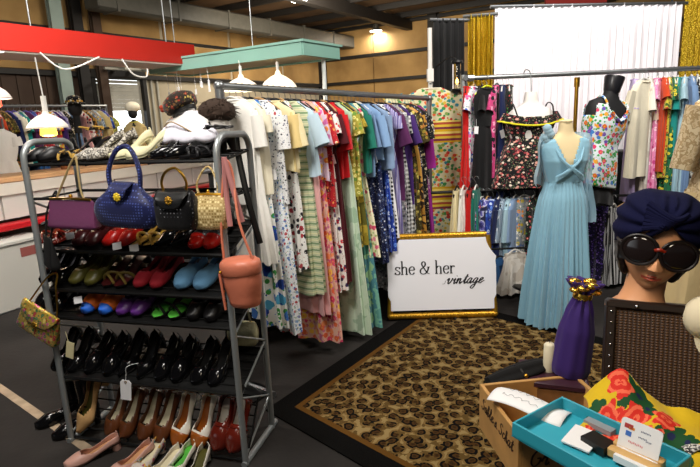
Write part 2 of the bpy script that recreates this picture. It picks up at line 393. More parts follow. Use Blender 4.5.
def garment(name,style,Ln,mt,loc,rz,label,cat,group=None,W=.2,mh=None,seed=0,sl=None,tagp=False,belt=None,fold=7,hem=None,mt2=None,th=.035,collar=None):
    """style: dress blouse shirt jacket skirt gown strap vest pants"""
    root=thing(name,loc,label,cat,group,(0,0,rz)); R=random.Random(seed+11)
    if mh is None: mh=R.choice((BLACKP,BLACKP,WHITEP,WOODH))
    hanger(root,mh,W*.9)
    nk=.075; s0=.075; sh=.135
    if style in('dress','gown','maxi'):
        hw=hem or (W*1.15 if style=='dress' else W*1.35)
        wd=.42
        tab=[(s0,nk,.025),(s0+.015,nk+.02,.03),(sh,W*.96,.03),(.19,W,th),(.3,W*.93,th*1.3),(wd,W*.74,th*1.1),(.6,W*.92,th*1.4),(Ln,hw,th*1.9)]
        m=M(); body(m,tab,s0,wd+.005,fold-2,.006,seed=seed,steps=10,top=0); m.build('bodice',mt,root)
        m=M(); body(m,[(wd,W*.75,th*1.1),(wd+.03,W*.8,th*1.2)]+tab[6:],wd,Ln,fold+2,.02,seed=seed+1,n=44,steps=14); m.build('skirt',mt2 or mt,root)
        if belt:
            m=M(); body(m,[(wd-.02,W*.77,th*1.25),(wd+.03,W*.79,th*1.3)],wd-.02,wd+.025,1,0,steps=2); m.build('belt',belt,root)
    elif style=='strap':
        tab=[(.24,W*.75,th),(.3,W*.8,th*1.4),(.46,W*.65,th*1.2),(Ln,hem or W*1.2,th*2)]
        m=M(); body(m,tab[:3],.24,.465,6,.006,seed=seed,steps=8); m.build('bodice',mt,root)
        m=M(); body(m,tab[2:],.46,Ln,fold+2,.02,seed=seed+1,n=44,steps=14); m.build('skirt',mt2 or mt,root)
        for sd in(-1,1):
            m=M(); m.tube(crv([(sd*W*.5,.02,-.25),(sd*W*.5,0,-.10),(sd*W*.5,-.03,-.25)],4),.006,n=6); m.build('strap',mt,root)
        sl=0
    elif style=='skirt':
        tab=[(.1,W*.8,th*.7),(.2,W*.9,th),(Ln,hem or W*1.3,th*2)]
        m=M(); body(m,tab,.1,Ln,fold+2,.02,seed=seed,n=44); m.build('skirt_panel',mt,root)
        m=M(); body(m,[(.09,W*.82,th*.8),(.14,W*.84,th*.85)],.09,.13,1,0,steps=2); m.build('waistband',mt2 or mt,root); sl=0
    elif style=='pants':
        for sd in(-1,1):
            m=M(); body(m,[(.1,W*.42,th),(.3,W*.5,th*1.3),(Ln,W*.45,th)],.1,Ln,3,.008,n=20,seed=seed); 
            for i,p in enumerate(m.v): m.v[i]=(p[0]+sd*W*.45,p[1],p[2])
            m.build('trouser_leg',mt,root)
        m=M(); body(m,[(.09,W*.86,th),(.14,W*.9,th*1.1)],.08,.14,1,0,steps=2); m.build('waistband',mt,root); sl=0
    else:
        tab=[(s0,nk,.028),(s0+.015,nk+.02,.032),(sh,W*.98,.034),(.2,W*1.02,th*1.1),(.35,W*.98,th*1.3),(Ln,hem or W*1.05,th*1.5)]
        m=M(); body(m,tab,s0,Ln,fold,.013,seed=seed,n=40); m.build('torso',mt,root)
        if style in('shirt','jacket'):
            m=M(); m.box((0,-th*1.75,-(s0+Ln)/2-.02),(.026,.006,Ln-s0-.06)); m.build('button_placket',mt2 or mt,root,smooth=False)
    if style not in('skirt','pants','strap'):
        m=M(); m.tube([( (nk+.004)*cos(a),.034*sin(a),-s0-.004-(.012 if sin(a)<0 else 0)*abs(sin(a))) for a in [2*PI*i/16 for i in range(17)]],.007 if not collar else .016,n=6); m.build('collar',collar or mt2 or mt,root)
    if sl is None: sl=R.choice((.14,.2,.24,.45))
    if sl and sl==.2 and R.random()<.3: sl=.1
    if sl:
        for sd in(-1,1):
            m=M(); sleeve(m,sd,W*.86,sh+.035,sl,R.uniform(.05,.38) if sl<.3 else R.uniform(.1,.2),.052,.062 if sl<.3 else .045,seed,.55); m.build('sleeve',mt,root,solid=.0)
    if tagp: pricetag(root,W*R.uniform(.6,1.0),-th*2.6,-R.uniform(.26,.5),R,1.25); pricetag(root,-W*R.uniform(.8,1.05),-th*1.2,-R.uniform(.3,.6),R,1.1) if R.random()<.4 else None
    return root
FLC={}
def F_(n,*a,**k):
    return fab(n,*a,**k)
# fabric library ------------------------------------------------
rz90=(0,0,0)
X={}
def D_(n,*a,**k): X[n]=F_(n.replace('_',' '),*a,**k)
D_('white','solid','#e9e6df'); D_('ivory','solid','#e6dec6'); D_('cream','solid','#e3d5a8'); D_('butter','solid','#d9c184')
D_('bluegreen_floral','floral','#eeeeea',('#2446a8','#3f77c9','#2b8a3a','#1d3f92','#4fa6cf'),s=8,leaf='#3f9447')
D_('white_speck','floral','#e8e8e8',('#3a3a44','#8b8fa0','#50566a'),s=34,th=.3)
D_('sprig','floral','#e5e7ea',('#4f7bb5','#7fa1c9','#b2494f'),s=22,th=.34,leaf='#86a58a')
D_('black_rose','floral','#ecebe6',('#1c1a20','#b03a44','#2a2a30'),s=15,th=.4)
D_('sage_stripe','hstripe','#d8d6b0',('#9cae88','#e8e3c8','#7f9a72'),s=7)
D_('paleblue','solid','#b9cfdd'); D_('rosepink','solid','#e0a9a8')
D_('pink_orange','floral','#e7b4a0',('#e2673c','#d83f6d','#f1c04e','#ef8f5a'),s=14,th=.48,leaf='#c96a8f')
D_('lilac_orange','floral','#d9c3d6',('#e88a3a','#c96aa5','#f3c14b'),s=13,th=.42)
D_('red_print','floral','#b3202a',('#e7d7c9','#2a1a1c','#f0b05a'),s=22,th=.33)
D_('white_red','floral','#e9e2dc',('#b0202e','#d2484c','#3a2a52'),s=18,th=.42)
D_('burgundy','solid','#4a0e18'); D_('scarlet','solid','#c4161c')
D_('mint','blotch','#b7cfb4',('#c9dcc4','#a8c4a8'),s=5); D_('yellowgreen','floral','#a39c3c',('#eee58a','#6a8f3a'),s=20)
D_('olivegold','blotch','#8a7a22',('#b09a35','#5f5a1c'),s=12)
D_('teal_swirl','blotch','#5f9a92',('#79b3a0','#4a8290','#8fb98c','#3f7b6c'),s=6)
D_('pink_rose_cream','floral','#ece5c2',('#dd6a86','#e88aa0','#cf4a68'),s=12,th=.36,leaf='#9db36b')
D_('emerald','solid','#1a7060'); D_('denim','solid','#6f8bb0'); D_('sky','solid','#7f9fc6')
D_('navy_speck','floral','#16204a',('#dfe4f0','#5a7ac0','#8aa0d0'),s=26,th=.28)
D_('lightblue','solid','#7f97b8'); D_('royal','floral','#1f3d9c',('#5f8ae0','#c6d4f2','#12266a'),s=16,th=.4)
D_('spot_white','dots','#e8e8e8',('#111',),s=30,th=.36) if 0 else D_('spot_white','dots','#e8e8e8',('#111114','#111114'),s=30,th=.36)
D_('lavender_stripe','stripe','#8f88bd',('#c9c6e0','#6f68a0'),s=9)
D_('plum','solid','#52204f'); D_('grey_floral','floral','#8b8d96',('#d8d8dc','#4a4a58','#b8a8b0'),s=20,leaf='#5a5f5a')
D_('check','plaid','#dddddd',('#1c1c1c',),s=9); D_('purple','solid','#3f2266')
D_('leaf_black','blotch','#101012',('#c9c9c0','#15151a','#8a8a80'),s=13)
D_('paisley','floral','#3b3212',('#8a7a2a','#a5652a','#c9b65a'),s=15,th=.4,leaf='#5a5520')
D_('tiger','blotch','#5a3a12',('#a8792a','#2a1a0c','#c09040'),s=8)
D_('navy_dot','dots','#141833',('#aab0d0','#aab0d0'),s=40,th=.25)
D_('black_cream','floral','#101010',('#d8cdb0','#b8a880'),s=18,th=.34)
D_('magenta','solid','#8f1f82'); D_('white_black_leaf','blotch','#d9d9d4',('#1b1b1b','#e0e0da','#26262a'),s=15)
D_('red','solid','#c0140f'); D_('black','solid','#0c0c0e'); D_('pinkblue_floral','floral','#e2dbe2',('#d63f7a','#3f5fb5','#e0609a'),s=15,th=.42,leaf='#5f9f8a')
D_('pinkblack','floral','#c43f78',('#101014','#f0a0c0','#181820'),s=13,th=.42)
D_('navy','solid','#131f4a'); D_('greenblack','floral','#0f120f',('#3f8a3f','#c94f4f','#e0d6c0'),s=18,th=.3)
D_('sundress','floral','#0d0c10',('#c45a5a','#e8d8c8','#8a2f3a','#d8a090'),s=19,th=.36,leaf='#5a6a4a')
D_('yellowtrim','solid','#d8d020'); D_('pinkfl','floral','#e08ab5',('#f5d0e0','#c03f80'),s=14)
D_('orange','solid','#c9461c'); D_('yellow_fl','floral','#c8b83a',('#3a6a2a','#b0402a'),s=18,leaf='#3f3a20')
D_('greenfl','floral','#1f6a44',('#e0d040','#0f2a1c'),s=16); D_('teal','solid','#1c8c86'); D_('iceblue','solid','#a9c9d6')
D_('multi','floral','#c83a3a',('#2f58b0','#e8c33a','#3a8f4a','#e8e8e8'),s=14,th=.5)
D_('lilac','solid','#b9a6d0'); D_('sequin_purple','floral','#1a1436',('#5a3aa8','#34266a','#9a7ad8'),s=30,th=.36)
D_('bw_stripe','stripe','#cfcfcf',('#101010',),s=14); D_('blue_paisley','floral','#1f2f6a',('#8aa0d8','#c84a6a','#dfe3f0'),s=18,leaf='#3f5fb0')
D_('purpleblue','blotch','#2c2a6a',('#5f5aa8','#c0c0e0','#1a1a40'),s=14); D_('greyblue','stripe','#8fa3b8',('#c9d3dc','#5f7488'),s=12)
D_('yellowgrey_floral','floral','#98a0a8',('#d9c33a','#e08a3a','#e8e4d8','#5f7ab0'),s=17,th=.45,leaf='#6a7f6a')
D_('jeans','solid','#2f5f95'); D_('offwhite','blotch','#d6cfc4',('#e0dbd2','#c9c0b4'),s=5)
D_('colour_floral','floral','#d2dce0',('#e06a1c','#2f8f3f','#6a4fb0','#d63a6a','#3f7fc9','#e8a030'),s=15,th=.46,leaf='#3f9a4a')
D_('gownblue','solid','#86b4c9',sheen=.3,rough=.6); D_('lace','blotch','#c9ae84',('#d8c29c','#b59a70','#e0cda8'),s=28); D_('beigecloth','solid','#d4bd8c')
X['kaftan']=fab('kaftan','bands','#cdc8a2',('#b8382c','#3a8a4a','#c9a83a','#2f7f8f','#d8603a','#7a9a4a'),s=30,th=.5)
# ---------------------------------------------------------------- LEFT PIPE RAIL
P0=atY(219,86,3.12); P1=atY(429,98.5,5.05); DIR=(P1-P0); LEN=DIR.length; DN=DIR.normalized(); RZ=math.atan2(DIR.y,DIR.x)-PI/2
NRM=Vector((sin(math.atan2(DIR.y,DIR.x)),-cos(math.atan2(DIR.y,DIR.x)),0))   # towards the camera side
rail=thing('clothes_rail',(P0.x,P0.y,0),'long steel pipe rail packed with colourful dresses, elbow beside the shoe rack','clothes rail')
m=M(); q=Vector((P0.x,P0.y,0)); m.tube([P0-q-DN*.02,P1-q+DN*.0],.021,n=12); m.build('hanging_pipe',STEEL,rail)
def upright(base_,top,parent,name='upright'):
    m=M(); m.tube([base_,top],.021,n=12); m.build(name,STEEL,parent)
upright((0,0,.02),P0-q,rail); upright(P1-q+DN*.0+Vector((0,0,-P1.z+.02)),P1-q+DN*.0,rail)
for p in (P0-q,P1-q+DN*.0):
    m=M(); m.ball(p,.032,12,8); m.tube([p-Vector((0,0,.07)),p],.027,n=12); m.build('elbow_joint',STEEL,rail)
for p in (Vector((0,0,.02)),P1-q+DN*.0-Vector((0,0,P1.z-.02))):
    m=M(); m.tube([p-NRM*.25,p+NRM*.25],.02); m.build('foot_bar',STEEL,rail)
# (short name, description, style, fabric, y px of the hem, sleeve, opts)
LG=[
('fur vest','shaggy white fur trimmed vest','vest','white',206,0,{}),
('white sheath','long plain white sheath','maxi','white',262,.18,{}),
('ivory blouse','ivory short sleeved blouse','blouse','ivory',196,.2,{'tagp':1}),
('blue floral maxi','white maxi dress with blue and green flowers','maxi','bluegreen_floral',325,.0,{'hem':.24}),
('speckled shirt','white shirt with grey specks','shirt','white_speck',205,.2,{}),
('sprig dress','pale dress with small blue sprigs','maxi','sprig',330,.0,{}),
('cream jacket','cream cropped jacket','jacket','cream',152,.2,{'tagp':1}),
('butter jacket','butter yellow short sleeved jacket','jacket','butter',172,.2,{}),
('black rose dress','white dress with black roses','dress','black_rose',270,.14,{}),
('sage stripe dress','cream dress with sage green bands','maxi','sage_stripe',296,.0,{'hem':.2}),
('pale blue blouse','pale ice blue blouse','blouse','paleblue',176,.2,{'tagp':1}),
('rose gown','plain rose pink long dress','maxi','rosepink',314,.0,{'hem':.2}),
('orange floral maxi','pink and orange flowered maxi dress','maxi','pink_orange',343,.14,{'hem':.22}),
('lilac blouse','lilac blouse with orange flowers','blouse','lilac_orange',180,.2,{}),
('red print blouse','red blouse with white print','blouse','red_print',206,.2,{'tagp':1}),
('red flower dress','white dress with red flowers','dress','white_red',290,.14,{}),
('burgundy dress','dark burgundy dress','dress','burgundy',282,.2,{}),
('scarlet blouse','plain scarlet blouse','blouse','scarlet',178,.24,{}),
('mint gown','pale mint green long gown','maxi','mint',345,.0,{'hem':.26}),
('lime blouse','yellow green patterned blouse','blouse','yellowgreen',196,.14,{}),
('olive dress','olive gold mottled dress','dress','olivegold',245,.2,{}),
('teal gown','teal green swirl patterned gown','maxi','teal_swirl',341,.0,{'hem':.26}),
('pink rose dress','cream dress with pink roses','dress','pink_rose_cream',256,.0,{'hem':.24,'tagp':1}),
('emerald blouse','emerald green silk blouse','blouse','emerald',172,.24,{}),
('denim shirt','faded denim blue shirt','shirt','denim',176,.24,{'tagp':1}),
('sky shirt','light sky blue shirt','shirt','sky',160,.24,{}),
('navy speck dress','navy dress with white specks','dress','navy_speck',262,.14,{'tagp':1}),
('light blue blouse','pale blue long sleeved blouse','blouse','lightblue',170,.4,{}),
('royal dress','royal blue printed dress','dress','royal',250,.14,{}),
('spotted dress','white dress with black spots','dress','spot_white',238,.0,{}),
('lavender dress','lavender striped dress','dress','lavender_stripe',258,.2,{'tagp':1}),
('plum blouse','dark plum blouse','blouse','plum',200,.24,{}),
('grey floral dress','grey dress with white flowers','dress','grey_floral',292,.2,{}),
('checked dress','black and white checked dress','dress','check',236,.14,{}),
('purple blouse','bright purple blouse','blouse','purple',205,.24,{}),
('leaf dress','black dress with pale leaves','dress','leaf_black',286,.2,{'tagp':1}),
('paisley dress','olive and brown paisley dress','dress','paisley',284,.24,{}),
('tiger dress','brown tiger print dress','dress','tiger',240,.2,{}),
('dotted dress','navy dress with tiny dots','dress','navy_dot',290,.2,{}),
('black cream dress','black dress with cream flowers','dress','black_cream',296,.2,{}),
('magenta gown','magenta satin dress','maxi','magenta',238,.45,{'hem':.2,'tagp':1}),
('leafy dress','white and black leafy dress','dress','white_black_leaf',300,.14,{}),
]
n=len(LG)
for i,(sn,de,st,fb,yb,sl,op) in enumerate(LG):
    t=.03+.86*i/(n-1); p=P0+DIR*t
    e=p+NRM*.2; d=(e-CP).dot(fw); e2=CP+ray(CP.x+0,0)*0
    # pixel column of the near shoulder, then the hem height there
    v=e-CP; dd=v.dot(fw); px=350+F*v.dot(RT)/dd
    hh=hit(px,yb,e,Vector((0,1,0))); Ln=max(.5,min(p.z-.06,p.z-hh.z))
    a=LG[i-1][0] if i else 'steel elbow'; b_=LG[i+1][0] if i<n-1 else 'flowered kaftan'
    garment('blouse' if st=='blouse' else 'shirt' if st=='shirt' else 'jacket' if st=='jacket' else 'vest' if st=='vest' else 'dress',
        st,Ln,X[fb],p+Vector((0,0,.0)),RZ+PI+random.uniform(-.32,.22),'%s between the %s and the %s'%(de,a,b_),
        'blouse' if st=='blouse' else 'shirt' if st=='shirt' else 'jacket' if st=='jacket' else 'vest' if st=='vest' else 'dress','clothes hanging on the long pipe rail',
        W=random.uniform(.15,.205) if yb<200 else random.uniform(.15,.19),seed=i*7+3,sl=sl,mh=(WHITEP if fb in('denim','white') else BLACKP if i%4 else WOODH),th=.027,**{**({'tagp':1} if i%5 in(1,3) else {}),**op})
# ---------------------------------------------------------------- RIGHT RAIL
Q0=atY(464,79,5.08); Q1=atY(712,67,5.08); QZ=(Q0.z+Q1.z)/2; Q0.z=Q1.z=QZ
rr=thing('clothes_rail',(Q0.x,Q0.y,0),'straight grey pipe rail crossing in front of the white curtain','clothes rail')
q=Vector((Q0.x,Q0.y,0)); m=M(); m.tube([Q0-q,Q1-q+Vector((.6,0,0))],.021,n=12); m.build('hanging_pipe',STEEL,rr)
upright((0,0,.02),Q0-q,rr); upright((Q1.x-q.x+.6,0,.02),Q1-q+Vector((.6,0,0)),rr)
m=M(); m.tube([Q0-q-Vector((0,0,.12)),Q0-q+Vector((0,0,.03))],.03); m.tube([Q0-q,Q0-q+Vector((.09,0,0))],.03); m.tube([Q0-q,Q0-q+Vector((0,-.08,.0))],.026); m.build('elbow_joint',STEEL,rr)
for x in(0,Q1.x-q.x+.6):
    m=M(); m.tube([(x,-.28,.02),(x,.28,.02)],.02); m.build('foot_bar',STEEL,rr)
gx=atY(575,75,5.13).x
pole=M(); pole.tube([(0,0,0),(0,0,QZ-.035)],.018,n=12); pole.tube([(0,0,QZ-.12),(0,0,QZ-.035)],.026,n=12); pole.lathe([(.12,0),(.12,.015),(.03,.04)],n=20,c0=1)
po=pole.build('support_pole',GOLD,loc=(gx,5.08,0)); tag(po,'thin gold pole propping up the middle of the grey rail','pole')
# low rail under the left end
m=M(); LZ=.95; lq=Vector((.5,4.86,0)); m.tube([(0,0,LZ),(1.25,0,LZ)],.014); 
lr=thing('clothes_rail',lq,'low black rail of short hems behind the framed sign','clothes rail')
m.build('hanging_pipe',BLACKM,lr)
for x in(0,1.25):
    m=M(); m.tube([(x,0,0),(x,0,LZ+.01)],.014); m.tube([(x,-.2,.012),(x,.2,.012)],.012); m.build('upright',BLACKM,lr)
def hangat(px,Y,z,yb,yaw,name,st,fb,label,cat,group,**k):
    p=atY(px,90,Y); p.z=z; hh=atY(px,yb,Y); Ln=max(.3,min(z-.04,z-hh.z))
    return garment(name,st,Ln,X[fb],p,yaw,label,cat,group,**k)
G2='clothes at the left end of the grey rail'
R2=[(467,200,1.25,'dress','maxi','red','plain red satin dress hanging beside the patterned kaftan',.0),
(474,196,1.0,'dress','dress','pinkblue_floral','white dress with pink and blue flowers beside the red satin dress',.14),
(482,205,1.3,'dress','dress','black','plain black dress hanging next to the yellow hanger',.14),
(497,186,1.0,'blouse','blouse','pinkblack','pink and black flowered top left of the navy dress',.14),
(503,200,1.2,'dress','dress','navy','dark navy dress with a white tag beside the black sundress',.0),
(509,190,1.3,'dress','dress','greenblack','black dress with green leaves tucked behind the sundress form',.0)]
for i,(px,yb,yaw,nm,st,fb,lb,sl) in enumerate(R2):
    hangat(px,5.08,QZ,yb,yaw,nm,st,fb,lb,nm,G2,W=.17,seed=100+i,sl=sl,tagp=i in(2,4),th=.03)
YH=mat('yellow plastic','#d8e020',.4)
hangat(487,4.97,QZ-.02,226,.45,'dress','dress','black','black dress on a bright yellow hanger','dress',G2,W=.15,seed=120,sl=0,mh=YH,tagp=True)
G3='clothes at the right end of the grey rail'
R3=[(634,190,1.2,'blouse','blouse','lilac','pale lilac blouse partly behind the cream cape blouse'),
(648,196,1.25,'blouse','blouse','offwhite','off white blouse behind the cream cape blouse'),
(657,200,1.0,'dress','dress','pinkfl','pink flowered dress beside the cream cape blouse'),
(663,160,1.2,'blouse','blouse','orange','burnt orange blouse next to the pink flowered dress'),
(668,165,1.1,'blouse','blouse','yellow_fl','yellow and green flowered blouse beside the burnt orange one'),
(672,195,1.2,'dress','dress','greenfl','dark green flowered dress beside the yellow flowered blouse'),
(677,150,1.0,'blouse','blouse','teal','plain teal blouse left of the ice blue dress'),
(684,205,1.0,'dress','dress','iceblue','long ice blue dress between the teal and denim blouses'),
(690,180,1.2,'blouse','blouse','denim','faded denim blouse right of the ice blue dress'),
(696,200,1.2,'dress','dress','leaf_black','black and white print dress near the lace mannequin'),
(703,190,1.1,'blouse','blouse','multi','bright multicoloured blouse at the right end of the rail'),
(711,200,1.1,'dress','dress','navy','dark navy dress last on the rail beside the gold curtain')]
for i,(px,yb,yaw,nm,st,fb,lb) in enumerate(R3):
    hangat(px,5.08,QZ,yb+10,yaw*(-1 if 0 else 1),nm,st,fb,lb,nm,G3,W=.17,seed=140+i,sl=.2 if nm=='blouse' else .12,th=.03,mh=WHITEP)
hangat(643,4.93,QZ-.02,176,.5,'blouse','blouse','ivory','cream cape blouse with wide angled sleeve beside the black form','blouse',None,W=.17,seed=170,sl=.26,mh=WHITEP)
# dark dresses low under the right rail
G4='dark clothes between the blue gown and the turban head'
hangat(605,4.80,.85,292,.15,'dress','skirt','sequin_purple','dark purple sequinned skirt right of the blue gown','skirt',G4,W=.12,seed=180,hem=.13)
hangat(621,4.76,.85,282,.5,'skirt','skirt','bw_stripe','black and white striped skirt beside the purple sequinned one','skirt',G4,W=.07,seed=181,hem=.10)
hangat(636,4.82,.85,300,.3,'dress','skirt','greenblack','black and green patterned skirt behind the turban head','skirt',G4,W=.2,seed=182)
hangat(654,4.84,.85,300,.2,'dress','skirt','black','plain black skirt directly behind the turban','skirt',G4,W=.25,seed=183)
lo=thing('clothes_rail',(2.1,4.84,0),'low rail under the flowered top carrying dark skirts','clothes rail')
m=M(); m.tube([(0,0,.85),(.8,0,.85)],.012); m.build('hanging_pipe',BLACKM,lo)
for x in(0,.8):
    m=M(); m.tube([(x,0,0),(x,0,.855)],.012); m.tube([(x,-.2,.012),(x,.2,.012)],.012); m.build('upright',BLACKM,lo)
# low rail clothes
G5='short clothes hanging on the low rail'
R5=[(483,272,.9,'blue_paisley','navy paisley blouse just right of the framed sign'),
(489,285,1.0,'purpleblue','violet and white print blouse second from the framed sign'),
(495,282,1.0,'royal','royal blue print blouse left of the striped ones'),
(501,286,1.1,'navy','plain navy blouse between print and striped blouses'),
(507,278,1.0,'greyblue','grey blue striped blouse with a white tag'),
(513,276,1.0,'iceblue','pale blue blouse beside the grey blue striped one'),
(518,268,.9,'lightblue','soft blue blouse behind the yellow flowered one'),
(527,266,.35,'yellowgrey_floral','grey blouse with yellow flowers turned to the front'),
(538,262,.9,'greenblack','dark leaf print blouse beside the blue gown')]
for i,(px,yb,yaw,fb,lb) in enumerate(R5):
    hangat(px,4.86,LZ,yb,yaw,'blouse','blouse',fb,lb,'blouse',G5,W=.155 if i!=7 else .14,seed=200+i,sl=.3,th=.03,tagp=i in(4,7))
for i,(px,yb,fb,lb) in enumerate(((457,240,'cream','cream dress hem beside the kaftan'),(464,240,'white','white dress hem left of the red skirt'),(471,245,'red','small red skirt with white flowers above the sign'),(477,245,'emerald','bright green skirt above the corner of the sign'))):
    hangat(px,4.80,LZ+.12,yb+20,1.1,'skirt','skirt',fb,lb,'skirt','skirts between the kaftan and the low rail',W=.13,seed=220+i,th=.03)
# ground-level folded pieces: jeans and white cloth hang on the low rail front
hangat(503,4.66,.43,311,.1,'trousers','pants','jeans','blue jeans hanging low right of the framed sign','trousers',None,W=.11,seed=230)
hangat(519,4.60,.5,320,.1,'skirt','skirt','offwhite','crumpled off white skirt left of the blue gown hem','skirt',None,W=.12,seed=231,hem=.16)
lo=thing('clothes_rail',(1.18,4.62,0),'short black stand holding the jeans and off white skirt','clothes rail')
m=M(); m.tube([(0,0,.45),(.52,0,.45)],.01); m.build('hanging_pipe',BLACKM,lo)
for x in(0,.52):
    m=M(); m.tube([(x,0,0),(x,0,.455)],.01); m.tube([(x,-.15,.012),(x,.15,.012)],.012); m.build('upright',BLACKM,lo)
# kaftan facing the camera
kp=atY(431,85,5.28); kz=kp.z
k=thing('kaftan',kp,'cream kaftan with yellow and red bands hung wide facing the aisle','kaftan'); k.scale=(1.16,1,1)
hanger(k,WHITEP,.2)
m=M(); body(m,[(.03,.09,.03),(.06,.16,.035),(.12,.24,.04),(.3,.25,.05),(.6,.25,.06),(1.3,.29,.08)],.03,1.5,9,.016,n=56,steps=26,seed=5,drift=.3); m.build('robe',X['kaftan'],k)
for sd in(-1,1):
    m=M(); sleeve(m,sd,.2,.13,.16,1.0,.085,.13,9,.4,24); m.build('sleeve',X['kaftan'],k)
m=M(); m.tube([(.08*cos(a),.033*sin(a),-.034) for a in[2*PI*i/16 for i in range(17)]],.008,n=6); m.build('collar',X['ivory'],k)
kpole=M(); kpole.tube([(0,0,0),(0,0,atY(431,28,5.42).z)],.022,n=12); kpole.box((0,0,kz+.1),(.06,.06,.12)); kpole.lathe([(.16,0),(.16,.02),(.03,.05)],n=20,c0=1)
pp=kpole.build('backdrop_pole',WHITEP,loc=(atY(430,60,5.42).x,5.42,0)); tag(pp,'white upright pole rising behind the kaftan','pole')
m=M(); m.tube([(0,0,0),(-.01,-.0,.06),(0,-.13,.06)],.006); hk=m.build('pole_hook',STEEL,pp,loc=(0,0,kz-.04))
# ================================================================ CURTAINS
def curtain(name,label,p,q,z0,z1,mt,waves,amp,seed=0,header=None,hs=0):
    """p,q ground points; hangs in folds"""
    p=Vector((p[0],p[1],0)); q=Vector((q[0],q[1],0)); d=q-p; L=d.length; dn=d.normalized(); nn=Vector((-dn.y,dn.x,0)); R=random.Random(seed)
    ph=[R.uniform(0,6) for _ in range(5)]; root=thing(name,p,label,'curtain')
    nu=int(waves*9); m=M()
    def fn(u,v):
        z=(z1-z0)*v; w=sin(2*PI*waves*u+ph[0]+.8*sin(5*u+ph[1]))+.45*sin(2*PI*waves*1.73*u+ph[2]+v)+.3*sin(2*PI*waves*.37*u+ph[3]+2*v)
        return dn*(L*u)+nn*(amp*w*(1-.45*v))+Vector((0,0,z0+z))
    m.grid(fn,nu,10); m.build('drape',mt,root,solid=.003)
    m=M(); m.tube([Vector((0,0,z1-.01))-dn*.05,dn*(L+.05)+Vector((0,0,z1-.01))],.018); m.build('curtain_rod',STEEL,root)
    return root
white=mat('white sheer cloth','#f3eef2',.8,sheen=.3,bump=.1,bs=60)
gm,nt_,b_=base('gold sequin cloth'); b_.inputs['Base Color'].default_value=c4(hx('#d9b01c')); b_.inputs['Metallic'].default_value=.55; b_.inputs['Roughness'].default_value=.35
tc=nd(nt_,'ShaderNodeTexCoord'); vo=nd(nt_,'ShaderNodeTexVoronoi'); vo.inputs['Scale'].default_value=90; nt_.links.new(tc.outputs['Object'],vo.inputs['Vector'])
bu=nd(nt_,'ShaderNodeBump'); bu.inputs['Strength'].default_value=.8; bu.inputs['Distance'].default_value=.01; nt_.links.new(vo.outputs['Distance'],bu.inputs['Height']); nt_.links.new(bu.outputs['Normal'],b_.inputs['Normal'])
nt_.links.new(ramp(nt_,vo.outputs['Distance'],['#e8c838','#b08c10'],False,[.1,.7]),b_.inputs['Base Color'])
blk=mat('black drape cloth','#0b0b0d',.9,sheen=.1,bump=.1,bs=40)
blk2=mat('dark teal black drape','#0c1014',.9)
def cz(px,py,Y): return atY(px,py,Y)
a=cz(495,14,5.75); b=cz(684,-6,6.0)
curtain('backdrop_curtain','wide sheer white curtain behind the grey rail',a,b,.05,(a.z+b.z)/2,white,29,.017,1)
a0=cz(468,15,5.8); curtain('backdrop_curtain','shiny gold sequin curtain left of the white curtain',a0,(a.x-.02,a.y,0),.05,a0.z,gm,7,.03,2)
b1=cz(722,-8,6.05); curtain('backdrop_curtain','shiny gold sequin curtain at the right edge',(b.x+.03,b.y,0),b1,.05,b.z,gm,6,.03,3)
k0=cz(434,20,5.7); curtain('backdrop_curtain','tall black curtain between the white pole and gold curtain',k0,(a0.x-.03,a0.y,0),.05,cz(450,18,5.7).z,blk,5,.03,4)
sp=cz(545,3,7.6); sq=cz(606,3,7.6)
bn=M(); bn.box((0,0,0),(sq.x-sp.x,.05,.5)); bn.tube([(-.45,0,.26),(.45,0,.26)],.02); o=bn.build('banner',mat('dark red banner','#8a2218',.8),loc=((sp.x+sq.x)/2,7.6,sp.z+.22),smooth=False); tag(o,'dark red banner hung behind the top of white curtain','banner')
for dx in(-.4,.4):
    m=M(); m.tube([(dx,0,.26),(dx,0,CH-sp.z-.3)],.006); m.build('banner_cord',BLACKM,o)
# low black drapes behind clothes
pb=P0+DIR*.12-NRM*.55; pe=P1-NRM*.5+DN*.2
curtain('skirting_drape','long black drape behind the clothes on the long rail',pb,pe,.0,1.35,blk,16,.03,5)
curtain('skirting_drape','black drape behind the low rail and blue gown',(pe.x+.05,pe.y+.3,0),(3.6,5.35,0),.0,1.22,blk2,16,.03,6)
# lantern between curtain and rail
lp=cz(457,92,5.25); ln=thing('candle_lantern',lp,'dark lantern with small glowing flame beside the rail elbow','lantern')
m=M(); m.lathe([(.001,0),(.055,0),(.06,.015),(.05,.03)],n=16); m.lathe([(.05,.26),(.058,.27),(.05,.29),(.001,.295)],n=16)
for k in range(4):
    a_=PI/4+k*PI/2; m.tube([(.048*cos(a_),.048*sin(a_),.02),(.048*cos(a_),.048*sin(a_),.27)],.004,n=6)
m.build('lantern_frame',BLACKM,ln)
m=M(); m.lathe([(.044,.03),(.044,.26)],n=16); m.build('glass_chimney',mat('clear glass','#ffffff',.02,trans=1),ln)
m=M(); m.lathe([(.02,.03),(.02,.07),(.003,.072)],n=12,c0=1); m.build('candle',mat('cream wax','#e8d8b0',.5),ln)
m=M(); m.lathe([(.002,.072),(.012,.09),(.006,.115),(.001,.13)],n=10); m.build('flame',mat('flame glow',(1,.42,.08),.5,emit=9),ln)
m=M(); m.tube(crv([(0,.0,.295),(-.05,.05,.33),(-.1,.3,.30),(-.12,.43,.28)],4),.006); m.build('bracket',BLACKM,ln)
